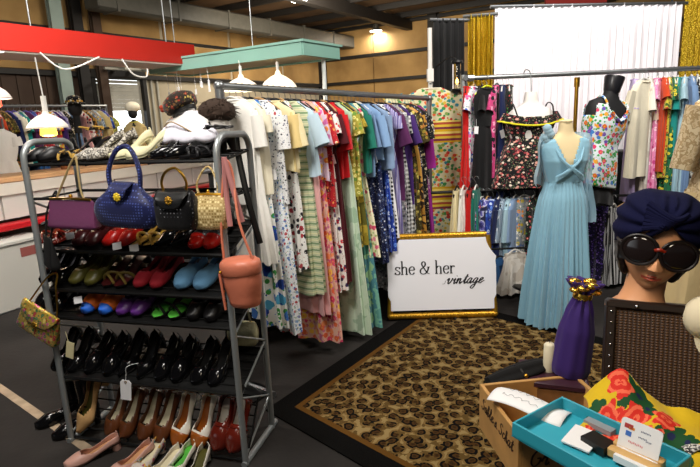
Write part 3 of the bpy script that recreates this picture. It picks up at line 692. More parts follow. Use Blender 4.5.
# ================================================================ DRESS FORMS
SKINF=mat('cream jersey form','#dcc79b',.8); BLKF=mat('black jersey form','#141416',.75); WHF=mat('glossy white form','#e4e0da',.45)
FORM=[(0,.045,.04),(.03,.052,.045),(.09,.058,.05),(.11,.10,.055),(.15,.175,.07),(.2,.185,.085),(.3,.17,.11),(.36,.155,.1),(.46,.125,.085),(.56,.155,.1),(.66,.175,.115),(.72,.17,.11)]
def dressform(root,mf,sc=1,z1=.72,cap=None,stand=0,neckcap=True):
    m=M(); tab=[(d*sc,a*sc,b*sc) for d,a,b in FORM]; body(m,tab,0,z1*sc,1,0,n=32,steps=30,top=1); m.build('torso',mf,root)
    if neckcap:
        m=M(); m.lathe([(.001,.012*sc),(.04*sc,.01*sc),(.05*sc,0),(.048*sc,-.012*sc)],n=20); m.build('neck_cap',cap or mf,root)
    if stand:
        m=M(); m.tube([(0,0,-z1*sc+.05),(0,0,-stand+.03)],.016); m.lathe([(.001,-stand+.035),(.03,-stand+.04),(.15,-stand+.02),(.16,-stand+.002)],n=24); m.build('stand',BLACKM,root)
# blue gown
g0=atY(566,121,3.95)
gw=thing('dress_form',g0,'cream dress form standing under the thin gold pole, inside the blue gown','dress form',rot=(0,0,.05))
dressform(gw,SKINF,.95,stand=g0.z)
gn=thing('gown',g0,'long ice blue pleated gown with sheer cape sleeves and V neck','gown',rot=(0,0,.05))
BL=X['gownblue']; sh_,nts,bs_=base('sheer blue chiffon'); bs_.inputs['Base Color'].default_value=c4(hx('#a5c8d8')); bs_.inputs['Alpha'].default_value=.72; bs_.inputs['Roughness'].default_value=.7; bs_.inputs['Sheen Weight'].default_value=.4
m=M(); S_=.95
tab=[(d*S_,a*S_+.008,b*S_+.012) for d,a,b in FORM]
body(m,tab,.13*S_,.47*S_,9,.003,n=96,steps=40,seed=3)
# V neck: drop faces inside the V on the front
kf=[];
for f in m.f:
    c=[sum(m.v[i][k] for i in f)/len(f) for k in range(3)]; dz=-c[2]
    if c[1]<0 and abs(c[0]+.01)<(.37*S_-dz)*.42: continue
    if c[1]>=0 and abs(c[0])<(.2-dz)*.9: continue
    kf.append(f)
m.f=kf; m.mi=[0]*len(kf); m.build('bodice',BL,gn,solid=.004)
m=M(); 
for sd in(-1,1):
    for q in range(5):
        m.tube(crv([(sd*(.12-.008*q),-.05,-.15*S_-.01*q),(sd*.07,-.115,-.27),( -sd*(.02+.006*q),-.125,-.36),(-sd*.10,-.095,-.43+.008*q)],5),.009,n=6)
m.build('wrap_fold',BL,gn)
m=M(); body(m,[(.43*S_,.128,.092),(.5*S_,.13,.095)],.43*S_,.485*S_,3,.002,steps=3); m.build('waistband',BL,gn)
m=M(); R=random.Random(4); rings=[]; N=260; z1=g0.z-.03
for i in range(31):
    t=i/30; t=t**1.25; d=.44+(z1-.44)*t; a,b=interp([(.44,.132,.096),(.50,.150,.112),(.56,.170,.128),(.64,.183,.136),(.9,.2,.155),(1.2,.215,.18),(1.6,.235,.20)],d); rr=[]
    for j in range(N):
        p=2*PI*j/N; am=.0015+.016*sm(t*1.2)
        w=am*(1+sin(34*p+.5*sin(3*p))+.6*sin(21*p+1+t))+.022*t*sin(7*p+1)
        rr.append(((a+w)*cos(p)-.03*t,(b+w)*sin(p),-d+(.012*sin(9*p) if i==30 else 0)))
    rings.append(rr)
m.loft(rings); m.build('pleated_skirt',BL,gn)
for sd in(-1,1):   # sheer capes over the arms
    m=M()
    def fn(u,v,sd=sd):
        x=sd*(.07+.12*sm(u*1.3)+.035*sm(v)*u+.008*sin(v*9))-(.02*v); y=.02+.10*cos(u*2.6)*(.5+.6*v)*1+.012*sin(26*u+v*3); z=-.10-.05*u-(.42 if sd<0 else .80)*v*(1-.25*u)+.04*sin(u*3)
        return (x,y-.03*v,z)
    m.grid(fn,40,24); m.build('cape_sleeve',sh_,gn)
m=M(); 
for k_ in range(7): m.ball((-.155+.012*(k_%3),-.04+.012*(k_//3),-.045-.022*k_),.035,10,6,(1,.7,.9))
m.build('shoulder_ruffle',sh_,gn)
# hanging white half form with the black sundress
w0=atY(531,92,4.9); w0.z=min(w0.z,QZ-.06)
wf=thing('torso_form',w0,'white hanging torso form hooked on the grey rail wearing black sundress','torso form')
dressform(wf,WHF,1.12,.6,neckcap=False); m=M(); m.tube(crv([(0,0,-.02),(0,0,.05),(0,.04,QZ-w0.z+.02),(0,.17,QZ-w0.z+.05),(0,.24,QZ-w0.z+.0)],5),.005); m.build('hook',STEEL,wf)
sd_=thing('sundress',w0,'black floral sundress with yellow ruffle on the white hanging form','dress'); sd_.scale=(1.22,1.15,.86)
m=M(); body(m,[(.24,.20,.12),(.36,.175,.115),(.46,.14,.10),(.6,.2,.14),(.98,.29,.17)],.25,.98,9,.016,n=60,steps=24,seed=8); m.build('dress_body',X['sundress'],sd_)
m=M()
def fr(u,v):
    a_=2*PI*u; r=1+.05*sin(16*a_)*v+.12*v; return ((.20)*cos(a_)*r,(.125)*sin(a_)*r,-.205-.075*v-.05*sin(a_)**2*(1 if sin(a_)<0 else 0)*1)
m.grid(fr,96,5); m.build('ruffle',X['sundress'],sd_)
m=M(); m.tube([(.20*1.14*cos(a_)*(1+.05*sin(16*a_)),.125*1.14*sin(a_)*(1+.05*sin(16*a_)),-.288-(.05*sin(a_)**2 if sin(a_)<0 else 0)) for a_ in [2*PI*i/96 for i in range(97)]],.010,n=6); m.build('yellow_trim',X['yellowtrim'],sd_)
for sd in(-1,1):
    m=M(); m.tube(crv([(sd*.13,-.115,-.24),(sd*.14,-.06,-.14),(sd*.13,.02,-.12),(sd*.12,.09,-.24)],5),.006,n=6); m.build('strap',X['black'],sd_)
# black form with the flowered camisole, leaning
b0=atY(613,85,4.62)
bf=thing('dress_form',b0,'black dress form with flat topped neck leaning left','dress form',rot=(0,math.radians(13),.35))
dressform(bf,BLKF,1.12,.75,neckcap=False)
m=M(); m.lathe([(.001,.075),(.078,.07),(.082,.06),(.066,-.05),(.05,-.09)],n=24); m.build('neck_cap',mat('black lacquer','#1c1c20',.3),bf)
m=M(); m.tube([(0,0,-.7),(-.38,0,-b0.z+.03)],.016); m.lathe([(.001,.035),(.03,.04),(.15,.02),(.16,.002)],(-.38,0,-b0.z),n=24); m.build('stand',BLACKM,bf)
ct=thing('camisole',b0,'bright flowered white strappy top on the leaning black form','top',rot=(0,math.radians(13),.35))
m=M(); body(m,[(.17,.2,.10),(.2,.215,.12),(.34,.2,.135),(.5,.165,.11),(.72,.215,.14),(.86,.24,.15)],.19,.86,8,.006,n=96,steps=40,seed=12)
kf=[]
for f in m.f:
    c=[sum(m.v[i][k] for i in f)/len(f) for k in range(3)]; dz=-c[2]
    if abs(c[0])<(.33-dz)*.8: continue
    if abs(c[0])>.15 and dz<.29 and abs(c[1])<.07: continue
    kf.append(f)
m.f=kf; m.mi=[0]*len(kf); m.build('top_body',X['colour_floral'],ct,solid=.004)
for sd in(-1,1):
    m=M(); m.tube(crv([(sd*.10,-.115,-.25),(sd*.12,-.09,-.16),(sd*.11,0,-.115),(sd*.1,.09,-.2)],5),.009,n=6); m.build('strap',X['colour_floral'],ct)
m=M(); m.tube(crv([(.1,-.12,-.25),(.02,-.14,-.3),(-.08,-.13,-.24)],5),.012,n=6); m.build('neck_trim',X['colour_floral'],ct)
sk=thing('skirt',b0,'short black pleated skirt under the flowered camisole','skirt',rot=(0,math.radians(13),.35))
m=M(); body(m,[(.80,.2,.12),(.95,.23,.15),(1.12,.26,.17)],.8,1.0,14,.014,n=80,steps=8,seed=2); m.build('skirt_panel',X['black'],sk)
m=M(); body(m,[(.79,.2,.125),(.83,.205,.13)],.79,.83,2,.001,steps=2); m.build('waistband',X['black'],sk)
# lace mannequin at the right edge
l0=atY(742,62,2.75); l0.z=1.83
lf=thing('dress_form',l0,'cream dress form at the right edge wearing lace','dress form'); dressform(lf,SKINF,1.15,stand=l0.z)
ld=thing('lace_dress',l0,'tan lace dress over a long beige skirt at right edge','dress')
m=M(); body(m,[(.13,.13,.07),(.17,.2,.1),(.34,.205,.14),(.53,.165,.11),(.66,.2,.14)],.125,.66,9,.006,n=64,steps=22,seed=21); m.build('lace_bodice',X['lace'],ld)
m=M(); body(m,[(.64,.205,.145),(.9,.27,.2),(1.84,.36,.3)],.63,1.83,9,.03,n=64,steps=20,seed=22); m.build('skirt',X['beigecloth'],ld)
for sd in(-1,1):
    m=M(); sleeve(m,sd,.185,.2,.32,.22,.075,.06,31,.9,20); m.build('sleeve',X['lace'],ld)
# ================================================================ SIGN
g_l=atZ(389,320,.015); g_r=atZ(497,317,.015); gd=(g_r-g_l); gyaw=math.atan2(gd.y,gd.x); W_=gd.length; mid=(g_l+g_r)/2
fsz=.705; lean=math.radians(-9)
sg=thing('framed_sign',(mid.x,mid.y+.02,.012),'gold framed white poster sign reading she & her vintage','sign',rot=(lean,0,gyaw))
def fbar(m,a,b,w):
    m.tube([a,b],w*.5,n=4); 
fm=M()
gw2=.05
for a,b in (((-W_/2,0,gw2/2),(W_/2,0,gw2/2)),((-W_/2+.09,0,fsz-gw2/2),(W_/2-.07,0,fsz-gw2/2))):
    fm.tube([a,b],gw2*.55,n=10); 
    n_=int((b[0]-a[0])/.028)
    for k_ in range(n_): fm.ball((a[0]+(k_+.5)*(b[0]-a[0])/n_,-gw2*.42,a[2]),.014,8,5,(1,.7,1.3))
for sx in(-1,1): fm.tube([(sx*(W_/2-.01),0,.02),(sx*(W_/2-.06),0,fsz-.03)],gw2*.5,n=10)
GF=mat('antique gold leaf','#c8962e',.38,.8,var=.25,vs=40); fm.build('frame',GF,sg)
m=M(); 
pw=W_/2-.022
def pedge(side):
    out=[]; R=random.Random(side+5)
    for k_ in range(16):
        t=k_/15; z=.075+(fsz-.12)*t; x=side*(pw+(.02 if .16<t<.75 else 0))-side*(.075*sm((t-.72)/.28))*(1 if side<0 else .8); out.append((x+R.uniform(-.008,.008)*(1 if t>.6 else .2),z))
    return out
Lf=pedge(-1); Rt=pedge(1)
m.loft([[(Lf[k_][0],-.032,Lf[k_][1]),(Rt[k_][0],-.032,Rt[k_][1]),(Rt[k_][0],-.026,Rt[k_][1]),(Lf[k_][0],-.026,Lf[k_][1])] for k_ in range(16)],1,1)
m.build('poster',mat('white poster paper','#eeeef4',.6),sg,smooth=False)
# lettering: broad pen strokes
def pen(m,strokes,ox,oz,s,y,w=.075,ang=.15,th=.35,wmin=.03,slant=0,T=.0015):
    for st in strokes:
        P=crv([(a,0,b) for a,b in st],7) if len(st)>2 else [Vector((st[0][0],0,st[0][1])).lerp(Vector((st[1][0],0,st[1][1])),k/4) for k in range(5)]
        P=[Vector((p.x+p.z*slant,0,p.z)) for p in P]; A_=[];B_=[]
        for i,p in enumerate(P):
            d=(P[min(i+1,len(P)-1)]-P[max(i-1,0)]); 
            if d.length<1e-6: d=Vector((0,0,1))
            d.normalize(); nrm=Vector((-d.z,0,d.x)); ww=(wmin+(w-wmin)*abs(d.z*cos(ang)+d.x*sin(ang))**1.5)/2
            A_.append(p+nrm*ww); B_.append(p-nrm*ww)
        rings=[]
        for a_,b_2 in zip(A_,B_):
            rings.append([(ox+a_.x*s,y,oz+a_.z*s),(ox+b_2.x*s,y,oz+b_2.z*s),(ox+b_2.x*s,y+T,oz+b_2.z*s),(ox+a_.x*s,y+T,oz+a_.z*s)])
        m.loft(rings,1,1)
GL={ # x-height 1
's':([[(.62,.82),(.5,.98),(.2,.95),(.12,.72),(.35,.52),(.6,.36),(.62,.12),(.4,.0),(.12,.06),(.06,.25)],[(.62,.98),(.62,.75)],[(.06,.28),(.06,.02)]],.78),
'h':([[(.15,1.75),(.15,0)],[(.0,1.7),(.15,1.75)],[(-.02,0),(.32,0)],[(.15,.7),(.35,.95),(.62,.95),(.72,.7),(.72,0)],[(.56,0),(.88,0)]],1.0),
'e':([[(.08,.55),(.72,.55)],[(.72,.55),(.66,.9),(.4,1.0),(.12,.8),(.06,.45),(.2,.08),(.48,0),(.72,.2)]],.86),
'r':([[(.15,.98),(.15,0)],[(.0,.93),(.15,.98)],[(-.02,0),(.34,0)],[(.15,.65),(.3,.92),(.52,.95),(.56,.82)]],.66),
'&':([[(1.15,.9),(1.0,.4),(.7,.05),(.35,0),(.08,.2),(.1,.55),(.42,.85),(.7,1.15),(.68,1.5),(.48,1.62),(.28,1.45),(.3,1.15),(.6,.65),(.95,.15),(1.25,0)],[(.95,.9),(1.3,.9)]],1.4)}
def write(m,txt,x,z,s,y,adv=1.0,**k):
    for ch in txt:
        if ch==' ': x+=.55*s*adv; continue
        g,a_=GL[ch]; pen(m,g,x,z,s,y,**k); x+=a_*s*adv
    return x
m=M(); zt=.375; xh=.062
x0=-pw+.04; xe=write(m,'she & her',x0,zt,xh,-.0345,w=.2,wmin=.08,adv=1.03)
m.build('lettering_she_and_her',INKM,sg,smooth=False)
SC={'v':([[(-.1,.6),(.05,.95),(.2,.9),(.22,.3),(.35,.0),(.6,.3),(.75,.8),(.7,.98),(.85,.85),(1.0,.8)]],.95),
'i':([[(0,.5),(.2,.95),(.2,.3),(.3,.0),(.6,.35)],[(.27,1.35),(.3,1.4)]],.5),
'n':([[(0,.5),(.15,.95),(.18,.6),(.15,0)],[(.17,.4),(.4,.9),(.6,.85),(.6,.3),(.72,0),(1.0,.35)]],.95),
't':([[(.1,.3),(.35,1.0),(.45,1.6),(.4,.6),(.42,.1),(.55,0),(.8,.35)],[(.1,1.12),(.8,1.2)]],.7),
'a':([[(.65,.85),(.4,.98),(.12,.6),(.15,.1),(.4,.05),(.65,.6),(.7,.95),(.65,.3),(.75,0),(1.0,.35)]],.92),
'g':([[(.65,.85),(.4,.98),(.12,.6),(.15,.15),(.4,.1),(.65,.6),(.7,.95),(.66,.2),(.6,-.5),(.35,-.9),(.05,-.75),(.15,-.4),(.6,-.05),(1.0,.3)]],.92),
'e':([[(.0,.3),(.35,.5),(.6,.85),(.42,1.0),(.15,.7),(.12,.2),(.35,0),(.7,.3),(1.0,.45)]],.7)}
m=M(); x=.035; GLb=GL; 
for ch in 'vintage':
    g,a_=SC[ch]; pen(m,g,x,zt-.088,.046,-.0345,w=.24,wmin=.07,slant=.45); x+=a_*.046*1.12
pen(m,[[(-.7,.0),(-.3,.1),(-.1,.6)]],.035,zt-.088,.046,-.0345,w=.07,wmin=.05)
m.build('lettering_vintage',INKM,sg,smooth=False)
m=M()
for x in(-.1,.1): m.tube(crv([(x,-.09,.035-.012),(x,-.05,.0),(x,.03,.0),(x,.12,.25),(x*.3,.16,.55)],5),.007)
ez=m.build('display_easel',BLACKM,loc=(mid.x,mid.y+.04,.012),rot=(0,0,gyaw)); tag(ez,'small black wire easel whose feet hold the gold framed sign','easel')
# ================================================================ RUG
c0=atZ(266,411,0); e1=(atZ(398,322,0)-c0); e1n=e1.normalized(); c1=c0+e1n*2.25
e2=(atZ(352,469,0)-c0).normalized(); e2=(e2*.75+Vector((e1n.y,-e1n.x,0))*.25).normalized()
RW=2.75
def rq(u,v,z): p=c0+e1n*u+e2*v; return (p.x-c0.x,p.y-c0.y,z)
lm,ntl,bl=base('leopard carpet pile'); bl.inputs['Roughness'].default_value=.95; bl.inputs['Specular IOR Level'].default_value=.1
tc=nd(ntl,'ShaderNodeTexCoord'); nz=nd(ntl,'ShaderNodeTexNoise'); nz.inputs['Scale'].default_value=16; nz.inputs['Detail'].default_value=2
ntl.links.new(tc.outputs['Object'],nz.inputs['Vector']); mv=nd(ntl,'ShaderNodeVectorMath',operation='MULTIPLY_ADD'); mv.inputs[1].default_value=(.045,.045,0); ntl.links.new(nz.outputs['Color'],mv.inputs[0]); ntl.links.new(tc.outputs['Object'],mv.inputs[2])
vo=nd(ntl,'ShaderNodeTexVoronoi'); vo.inputs['Scale'].default_value=14; vo.inputs['Randomness'].default_value=.7; vo.voronoi_dimensions='2D'; ntl.links.new(mv.outputs[0],vo.inputs['Vector'])
rc=ramp(ntl,vo.outputs['Distance'],['#2e1f0e','#40290f','#080604','#6e5630','#857048'],True,[0,.12,.24,.42,.6])
n2=nd(ntl,'ShaderNodeTexNoise'); n2.inputs['Scale'].default_value=26; ntl.links.new(tc.outputs['Object'],n2.inputs['Vector'])
k_=mth(ntl,'MULTIPLY',mth(ntl,'GREATER_THAN',n2.outputs['Fac'],.565),mth(ntl,'GREATER_THAN',vo.outputs['Distance'],.2)); ntl.links.new(mixc(ntl,k_,rc,'#54401f'),bl.inputs['Base Color'])
n3=nd(ntl,'ShaderNodeTexNoise'); n3.inputs['Scale'].default_value=250; bu=nd(ntl,'ShaderNodeBump'); bu.inputs['Strength'].default_value=.5; bu.inputs['Distance'].default_value=.005; ntl.links.new(n3.outputs['Fac'],bu.inputs['Height']); ntl.links.new(bu.outputs['Normal'],bl.inputs['Normal'])
rug=thing('leopard_rug',(c0.x,c0.y,0),'leopard print rug with black border and thin gold line','rug')
UL=2.25
def slab(m,u0_,u1,v0,v1,z0=.001,z1=.010): m.add([rq(u,v,z) for u in(u0_,u1) for v in(v0,v1) for z in(z0,z1)],[(0,1,3,2),(4,6,7,5),(0,4,5,1),(2,3,7,6),(0,2,6,4),(1,5,7,3)])
bw=.13; gwid=.035
m=M(); slab(m,bw+gwid,UL-bw,bw+gwid,RW-bw); m.build('field',lm,rug,smooth=False)
m=M(); slab(m,0,bw,0,RW); slab(m,UL-bw,UL,0,RW); slab(m,bw,UL-bw,0,bw); slab(m,bw,UL-bw,RW-bw,RW); m.build('border',mat('black carpet pile','#0a0908',.95,spec=.1,bump=.4),rug,smooth=False)
m=M(); slab(m,bw,bw+gwid,bw,RW-bw,.001,.0105); slab(m,bw+gwid,UL-bw,bw,bw+gwid,.001,.0105); m.build('gold_line',mat('gold brown pile','#5a3c16',.95,spec=.1,bump=.4),rug,smooth=False)
# ================================================================ SHOE RACK
LF=atZ(72,441,0); RF=atZ(246,465,0); rd=RF-LF; RL=rd.length; rdn=rd.normalized(); ryaw=math.atan2(rd.y,rd.x); rn=Vector((-rdn.y,rdn.x,0))
rk=thing('shoe_rack',LF,'tall steel framed shoe rack with black shelves and arched grey ends','shoe rack',rot=(0,0,ryaw))
RD=.33; RH=1.62
iv=Matrix.Rotation(-ryaw,3,'Z')
def rl(px,py,off=0):   # pixel -> rack local coordinates on the plane at local y=off
    p=hit(px,py,LF+rn*off,rn); return iv@(p-LF)
TUB=mat('grey tube steel','#a0a5a6',.4,.6)
for x in(0,RL):
    m=M(); m.tube([(x,0,0),(x,0,RH-.1)]+[(x,.085-.085*cos(a),RH-.1+.085*sin(a)) for a in [PI*k/12 for k in range(1,7)]]+[(x,RD-.085+.085*sin(a),RH-.1+.085*cos(a)) for a in [PI*k/12 for k in range(1,7)]]+[(x,RD,0)],.0155,n=10)
    m.build('end_frame',TUB,rk)
    m=M(); m.tube([(x,-.02,.012),(x,RD+.05,.012)],.016)
    zs=[.03,.4,.03]; z=.04; k=0
    while z<1.3:
        m.tube([(x,0 if k%2==0 else RD,z),(x,RD if k%2==0 else 0,z+.16)],.006,n=6); z+=.16; k+=1
    m.build('side_lattice',TUB,rk)
SH={}
TL=math.radians(20); DP=.30
for nm,z in (('A',rl(140,161)[2]),('B',rl(140,197)[2]),('C',rl(140,252)[2]),('D',rl(140,293)[2]),('E',rl(140,322)[2]),('F',rl(140,384)[2]),('G',.03)):
    tl={'A':.10,'B':.0,'G':.92,'F':.35}.get(nm,TL); dp=DP if nm!='G' else .19
    SH[nm]=(z,tl); m=M()
    fr=lambda y: (y+.01, z+ y*math.tan(tl))
    for yy in ([0,DP] if nm=='B' else [0,.05,.1,.15,.2,.25,DP*.98]):
        y_,z_=fr(yy*(dp/DP)); m.tube([(0,y_,z_-.008),(RL,y_,z_-.008)],.008 if yy in(0,DP) else .0045,n=6)
    for x in (0,RL*.33,RL*.66,RL): 
        a,b=fr(0),fr(dp); m.tube([(x,a[0],a[1]-.014),(x,b[0],b[1]-.014)],.006,n=6)
    m.build('wire_shelf',BLACKM,rk)
    if nm not in('A','B','G'):
        m=M(); y0,z0_=fr(.0); y1,z1_=fr(dp); m.add([(.01,y0,z0_-.012),(RL-.01,y0,z0_-.012),(RL-.01,y1,z1_-.012),(.01,y1,z1_-.012),(.01,y0,z0_-.02),(RL-.01,y0,z0_-.02),(RL-.01,y1,z1_-.02),(.01,y1,z1_-.02)],[(0,1,2,3),(7,6,5,4),(0,4,5,1),(1,5,6,2),(2,6,7,3),(3,7,4,0)]); m.build('shelf_liner',BLACKM,rk,smooth=False)
# black diagonal brackets
m=M()
for x0_,x1_ in((.02,.28),(.75,1.0)): m.tube([(x0_,.02,1.2),(x1_,.28,1.33)],.009,n=6)
m.build('brace',BLACKM,rk)
# ---------------------------------------------------------------- shoes
SM={}
def sc_(name,c,rough=.35,**k): SM[name]=mat(name,c,rough,**k); return SM[name]
leath=lambda n_,c,**k: sc_(n_,c,k.pop('r',.3),**k)
for n_,c_,r_ in (('black patent','#0b0b0d',.12),('black leather','#121113',.4),('red brown leather','#6a1d14',.25),('bright red leather','#b0160f',.3),('dark maroon leather','#3c1013',.3),('blue suede','#5f8fb5',.9),('red suede','#8f1020',.8),
 ('gold leather','#b08a3a',.3),('olive leather','#4d4a1c',.4),('beige suede','#b08a5a',.85),('brown leather','#5a3016',.35),('cognac leather','#9a5218',.3),('white leather','#e3ddd0',.4),('oxblood leather','#5c1a10',.2),('blush leather','#c79a8c',.4),
 ('cream woven','#ddd7b0',.7),('silver snakeskin','#9c9a92',.35),('tan insole','#b5864e',.6),('cream insole','#d9cfae',.6),('green insole','#4fae3a',.6),('dark sole','#17110d',.5),('orange fabric','#d96a1c',.6),('electric blue','#2a6ad8',.5),('purple sequin','#5a2a7a',.35),('grey suede','#5f5f66',.8),('bronze leather','#6a5a2c',.3),('peach insole','#c9956a',.6),('navy leather','#12182c',.3)):
    sc_(n_,c_,r_,bump=.15 if r_>.5 else 0,bs=90,var=.12 if r_>.3 else 0)
SM['floral canvas']=fab('floral canvas shoe','floral','#cfc3b8',('#4f9fb0','#d8b03a','#b04a5a'),s=45,th=.45)
SM['black gold']=fab('black gold straps','blotch','#15120c',('#b08a3a','#15120c'),s=25)
SM['snake']=fab('snakeskin','blotch','#8a857c',('#c9c4b8','#4f4a44','#aaa498'),s=45,rough=.4)
SM['leopard']=fab('leopard shoe','floral','#a8793a',('#1a120a','#1a120a'),s=60,th=.35)
NP,NA=20,20
def shoeshape(L,heel,wd,toe):
    def w(t):
        if t<.12: return wd*(.35+.38*math.sqrt(t/.12))
        if t<.45: return wd*(.73-.03*sin((t-.12)/.33*PI))
        if t<.72: return wd*(.73+.27*sm((t-.45)/.27))
        k=(t-.72)/.28; e={'round':2.6,'point':1.15,'square':4}[toe]
        return wd*max(.02 if toe!='square' else .3,(1-k**e)**(1/ (2 if toe!='point' else 1.15)))
    def s(t): return heel*(1-sm((t-.08)/.62))
    def h(t): return .058-.022*sm(t/.4)+ (.012*sm((t-.45)/.2)) -.024*sm((t-.7)/.3)
    return w,s,h
def shoe(name,L,heel,style,up,ins,sole,loc,yaw,pitch,label,group,toe='round',wd=.043,vamp=None,roll=0,strap=None,hl=None):
    root=thing(name,loc,label,'shoe' if style!='boot' else 'boot',group,(pitch,roll,yaw))
    w,s,h=shoeshape(L,heel,wd,toe); yy=lambda t:L*(.5-t)
    # upper
    topen={'pump':.7,'flat':.72,'loafer':.5,'slipper':.42,'boot':0,'mule':.62,'sandal':0}[style]
    if style!='sandal':
        m=M(); rings=[]
        for i in range(NP+1):
            t=i/NP; ww,ss,hh=w(t),s(t),h(t)*(1.0 if style in('pump','flat') else 1.25)
            rings.append([(ww*math.copysign(abs(cos(PI*j/NA))**.8,cos(PI*j/NA)),yy(t)-( .012*sin(PI*j/NA) if i==0 else 0),ss+.006+hh*sin(PI*j/NA)**.75) for j in range(NA+1)])
        fs=[];vs=[p for r in rings for p in r]; n1=NA+1
        for i in range(NP):
            t=(i+.5)/NP
            for j in range(NA):
                v=abs((j+.5)/NA-.5)
                g=0
                if t<topen: g=.30 if t<topen-.25 else .30*math.sqrt(max(0,1-((t-(topen-.25))/.25)**2))
                if style=='mule' and t<.45: g=.52
                if t<.06: g=min(g,.22)
                if v<g: continue
                fs.append((i*n1+j,i*n1+j+1,(i+1)*n1+j+1,(i+1)*n1+j))
        m.add(vs,fs)
        if style!='boot': m.add([(0,0,0)],[])
        UPo=m.build('upper',SM[up],root,solid=.003)
        if vamp:
            m=M(); r2=[]
            for i in range(5):
                v0_=.86 if vamp=='electric blue' else .74; t=v0_+(1-v0_)*i/4; ww,ss,hh=w(t)+.0015,s(t),h(t)*(1.0 if style in('pump','flat') else 1.25)+.0015
                r2.append([(ww*math.copysign(abs(cos(PI*j/NA))**.8,cos(PI*j/NA)),yy(t)-.001*i,ss+.0065+hh*sin(PI*j/NA)**.75) for j in range(NA+1)])
            m.loft(r2,closed=False); m.build('toe_cap',SM[vamp],UPo,solid=.001)
    else:
        for t,hh in ((.72,.038),(.8,.034)):
            m=M(); m.tube([(w(t)*cos(PI*j/10),yy(t)+.02*cos(PI*j/10)*(1 if t<.75 else -1),s(t)+.006+hh*sin(PI*j/10)) for j in range(11)],.007,n=6); m.build('toe_strap',SM[up],root)
        m=M(); m.tube([((w(.1)+.004)*cos(PI*j/10),yy(.04)-.05+.055*sin(PI*j/10),s(.1)+.05) for j in range(11)],.006,n=6); m.build('heel_strap',SM[up],root)
        m=M(); m.tube([((w(.15)+.003)*cos(-PI*j/10),yy(.16)-.05*sin(PI*j/10),s(.1)+.052+.015*sin(PI*j/10)) for j in range(11)],.005,n=6)
        m.build('ankle_strap',SM[up],root)
    # insole + sole
    m=M(); m.loft([[(-w(t)*.93,yy(t),s(t)+.010),(0,yy(t),s(t)+.008),(w(t)*.93,yy(t),s(t)+.010)] for t in [i/NP for i in range(NP+1)]],closed=False); m.build('insole',SM[ins],root)
    m=M(); m.loft([[(-w(t)*1.03,yy(t),s(t)+.007),(w(t)*1.03,yy(t),s(t)+.007),(w(t)*1.0,yy(t),s(t)),(-w(t)*1.0,yy(t),s(t))] for t in [i/NP for i in range(NP+1)]],1,1); m.build('sole',SM[sole],root)
    if heel>.012:
        m=M(); hw=hl or (.5 if heel>.05 else .8); rings=[]
        for i in range(5):
            k=i/4; q=1-(1-hw)*k; z=heel*(1-k)+.002*(1-k); c=yy(.10)+.006*k
            rings.append([(w(.1)*q*cos(a)*.98,c+.026*q*sin(a),z) for a in [2*PI*j/12 for j in range(12)]])
        m.loft(rings,1,1); m.build('heel',SM[up if sole=='dark sole' else sole],root)
    if style=='loafer':
        m=M(); m.tube([(w(.58)*1.02*cos(PI*j/10),yy(.56),s(.58)+.008+h(.58)*1.27*sin(PI*j/10)) for j in range(11)],.006,n=6); m.build('strap',SM[strap or up],UPo)
    if style=='boot':
        m=M(); rings=[]
        for i in range(10):
            k=i/9; z=heel+.045+.30*k; rr=.036+.014*sm(k)+(.012*(1-sm(k*4)))
            rings.append([(rr*.95*cos(a),yy(.24)+ (.01-.0*k)+(rr+.008)*sin(a),z+.01*sin(a)*k) for a in [2*PI*j/16 for j in range(16)]])
        m.loft(rings); m.build('shaft',SM[up],root,solid=.003)
    return root
# row, x px list, then kind data ; label text must single out each shoe
def place(row,px,py,dy=.11,off=0):
    z,tl=SH[row]; p=rl(px,py,dy)  # x from the pixel column
    x=p[0]; y=dy; zz=z+y*math.tan(tl)+off
    return rk.matrix_basis@Vector((x,y,zz))
rk_m=Matrix.Translation(LF)@Matrix.Rotation(ryaw,4,'Z')
def place(row,px,py,dy=.15,off=0):
    z,tl=SH[row]; p=rl(px,py,dy); return rk_m@Vector((p[0],dy,z+(dy-.01)*math.tan(tl)+off)),tl
def pair(row,pxs,py,desc,group,kind,dy=.15,yj=.08,**k):
    name={'pump':'pump_shoe','flat':'flat_shoe','loafer':'loafer','slipper':'slipper','boot':'boot','mule':'mule_shoe','sandal':'sandal'}[kind['style']]
    for i,px in enumerate(pxs):
        loc,tl=place(row,px,py,dy)
        sd=('left','right')[i] if len(pxs)==2 else 'single'
        shoe(name,kind.get('L',.25),kind.get('heel',.03),kind['style'],kind['up'],kind.get('ins','tan insole'),kind.get('sole','dark sole'),loc+Vector((0,0,.0)),ryaw+PI*0+kind.get('yaw',-.15)+random.uniform(-yj,yj),tl+kind.get('pt',0),('%s one of the %s'%(sd,desc)) if len(pxs)==2 else desc,group,**{a:b for a,b in kind.items() if a in('toe','wd','vamp','strap','hl')})
gA='shoes on the top shelf'
pair('A',(78,92),150,'black and gold strappy sandals at the left end, top shelf',gA,dict(style='sandal',up='black gold',heel=.08,yaw=-.7,ins='black leather',sole='black leather'))
pair('A',(102,114),150,'grey snakeskin high heels on the top shelf',gA,dict(style='pump',up='snake',heel=.07,yaw=-.7,ins='cream insole'))
pair('A',(133,150),150,'cream woven high heels standing on the top shelf',gA,dict(style='pump',up='cream woven',heel=.07,yaw=-.9,L=.22,ins='cream insole',sole='cream woven'))
pair('A',(176,190),150,'black patent pumps below the beret on the top shelf',gA,dict(style='pump',up='black patent',heel=.08,yaw=-.9,ins='red suede'))
pair('A',(204,213),150,'black sandals at the right end of the top shelf',gA,dict(style='sandal',up='black leather',heel=.06,yaw=-.6,ins='black leather',sole='black leather'))
pair('A',(52,64),150,'flat black mules at the left end of the top shelf',gA,dict(style='mule',up='black leather',heel=.02,yaw=-.6,ins='black leather'))
gC='shoes on the shelf below the handbags'
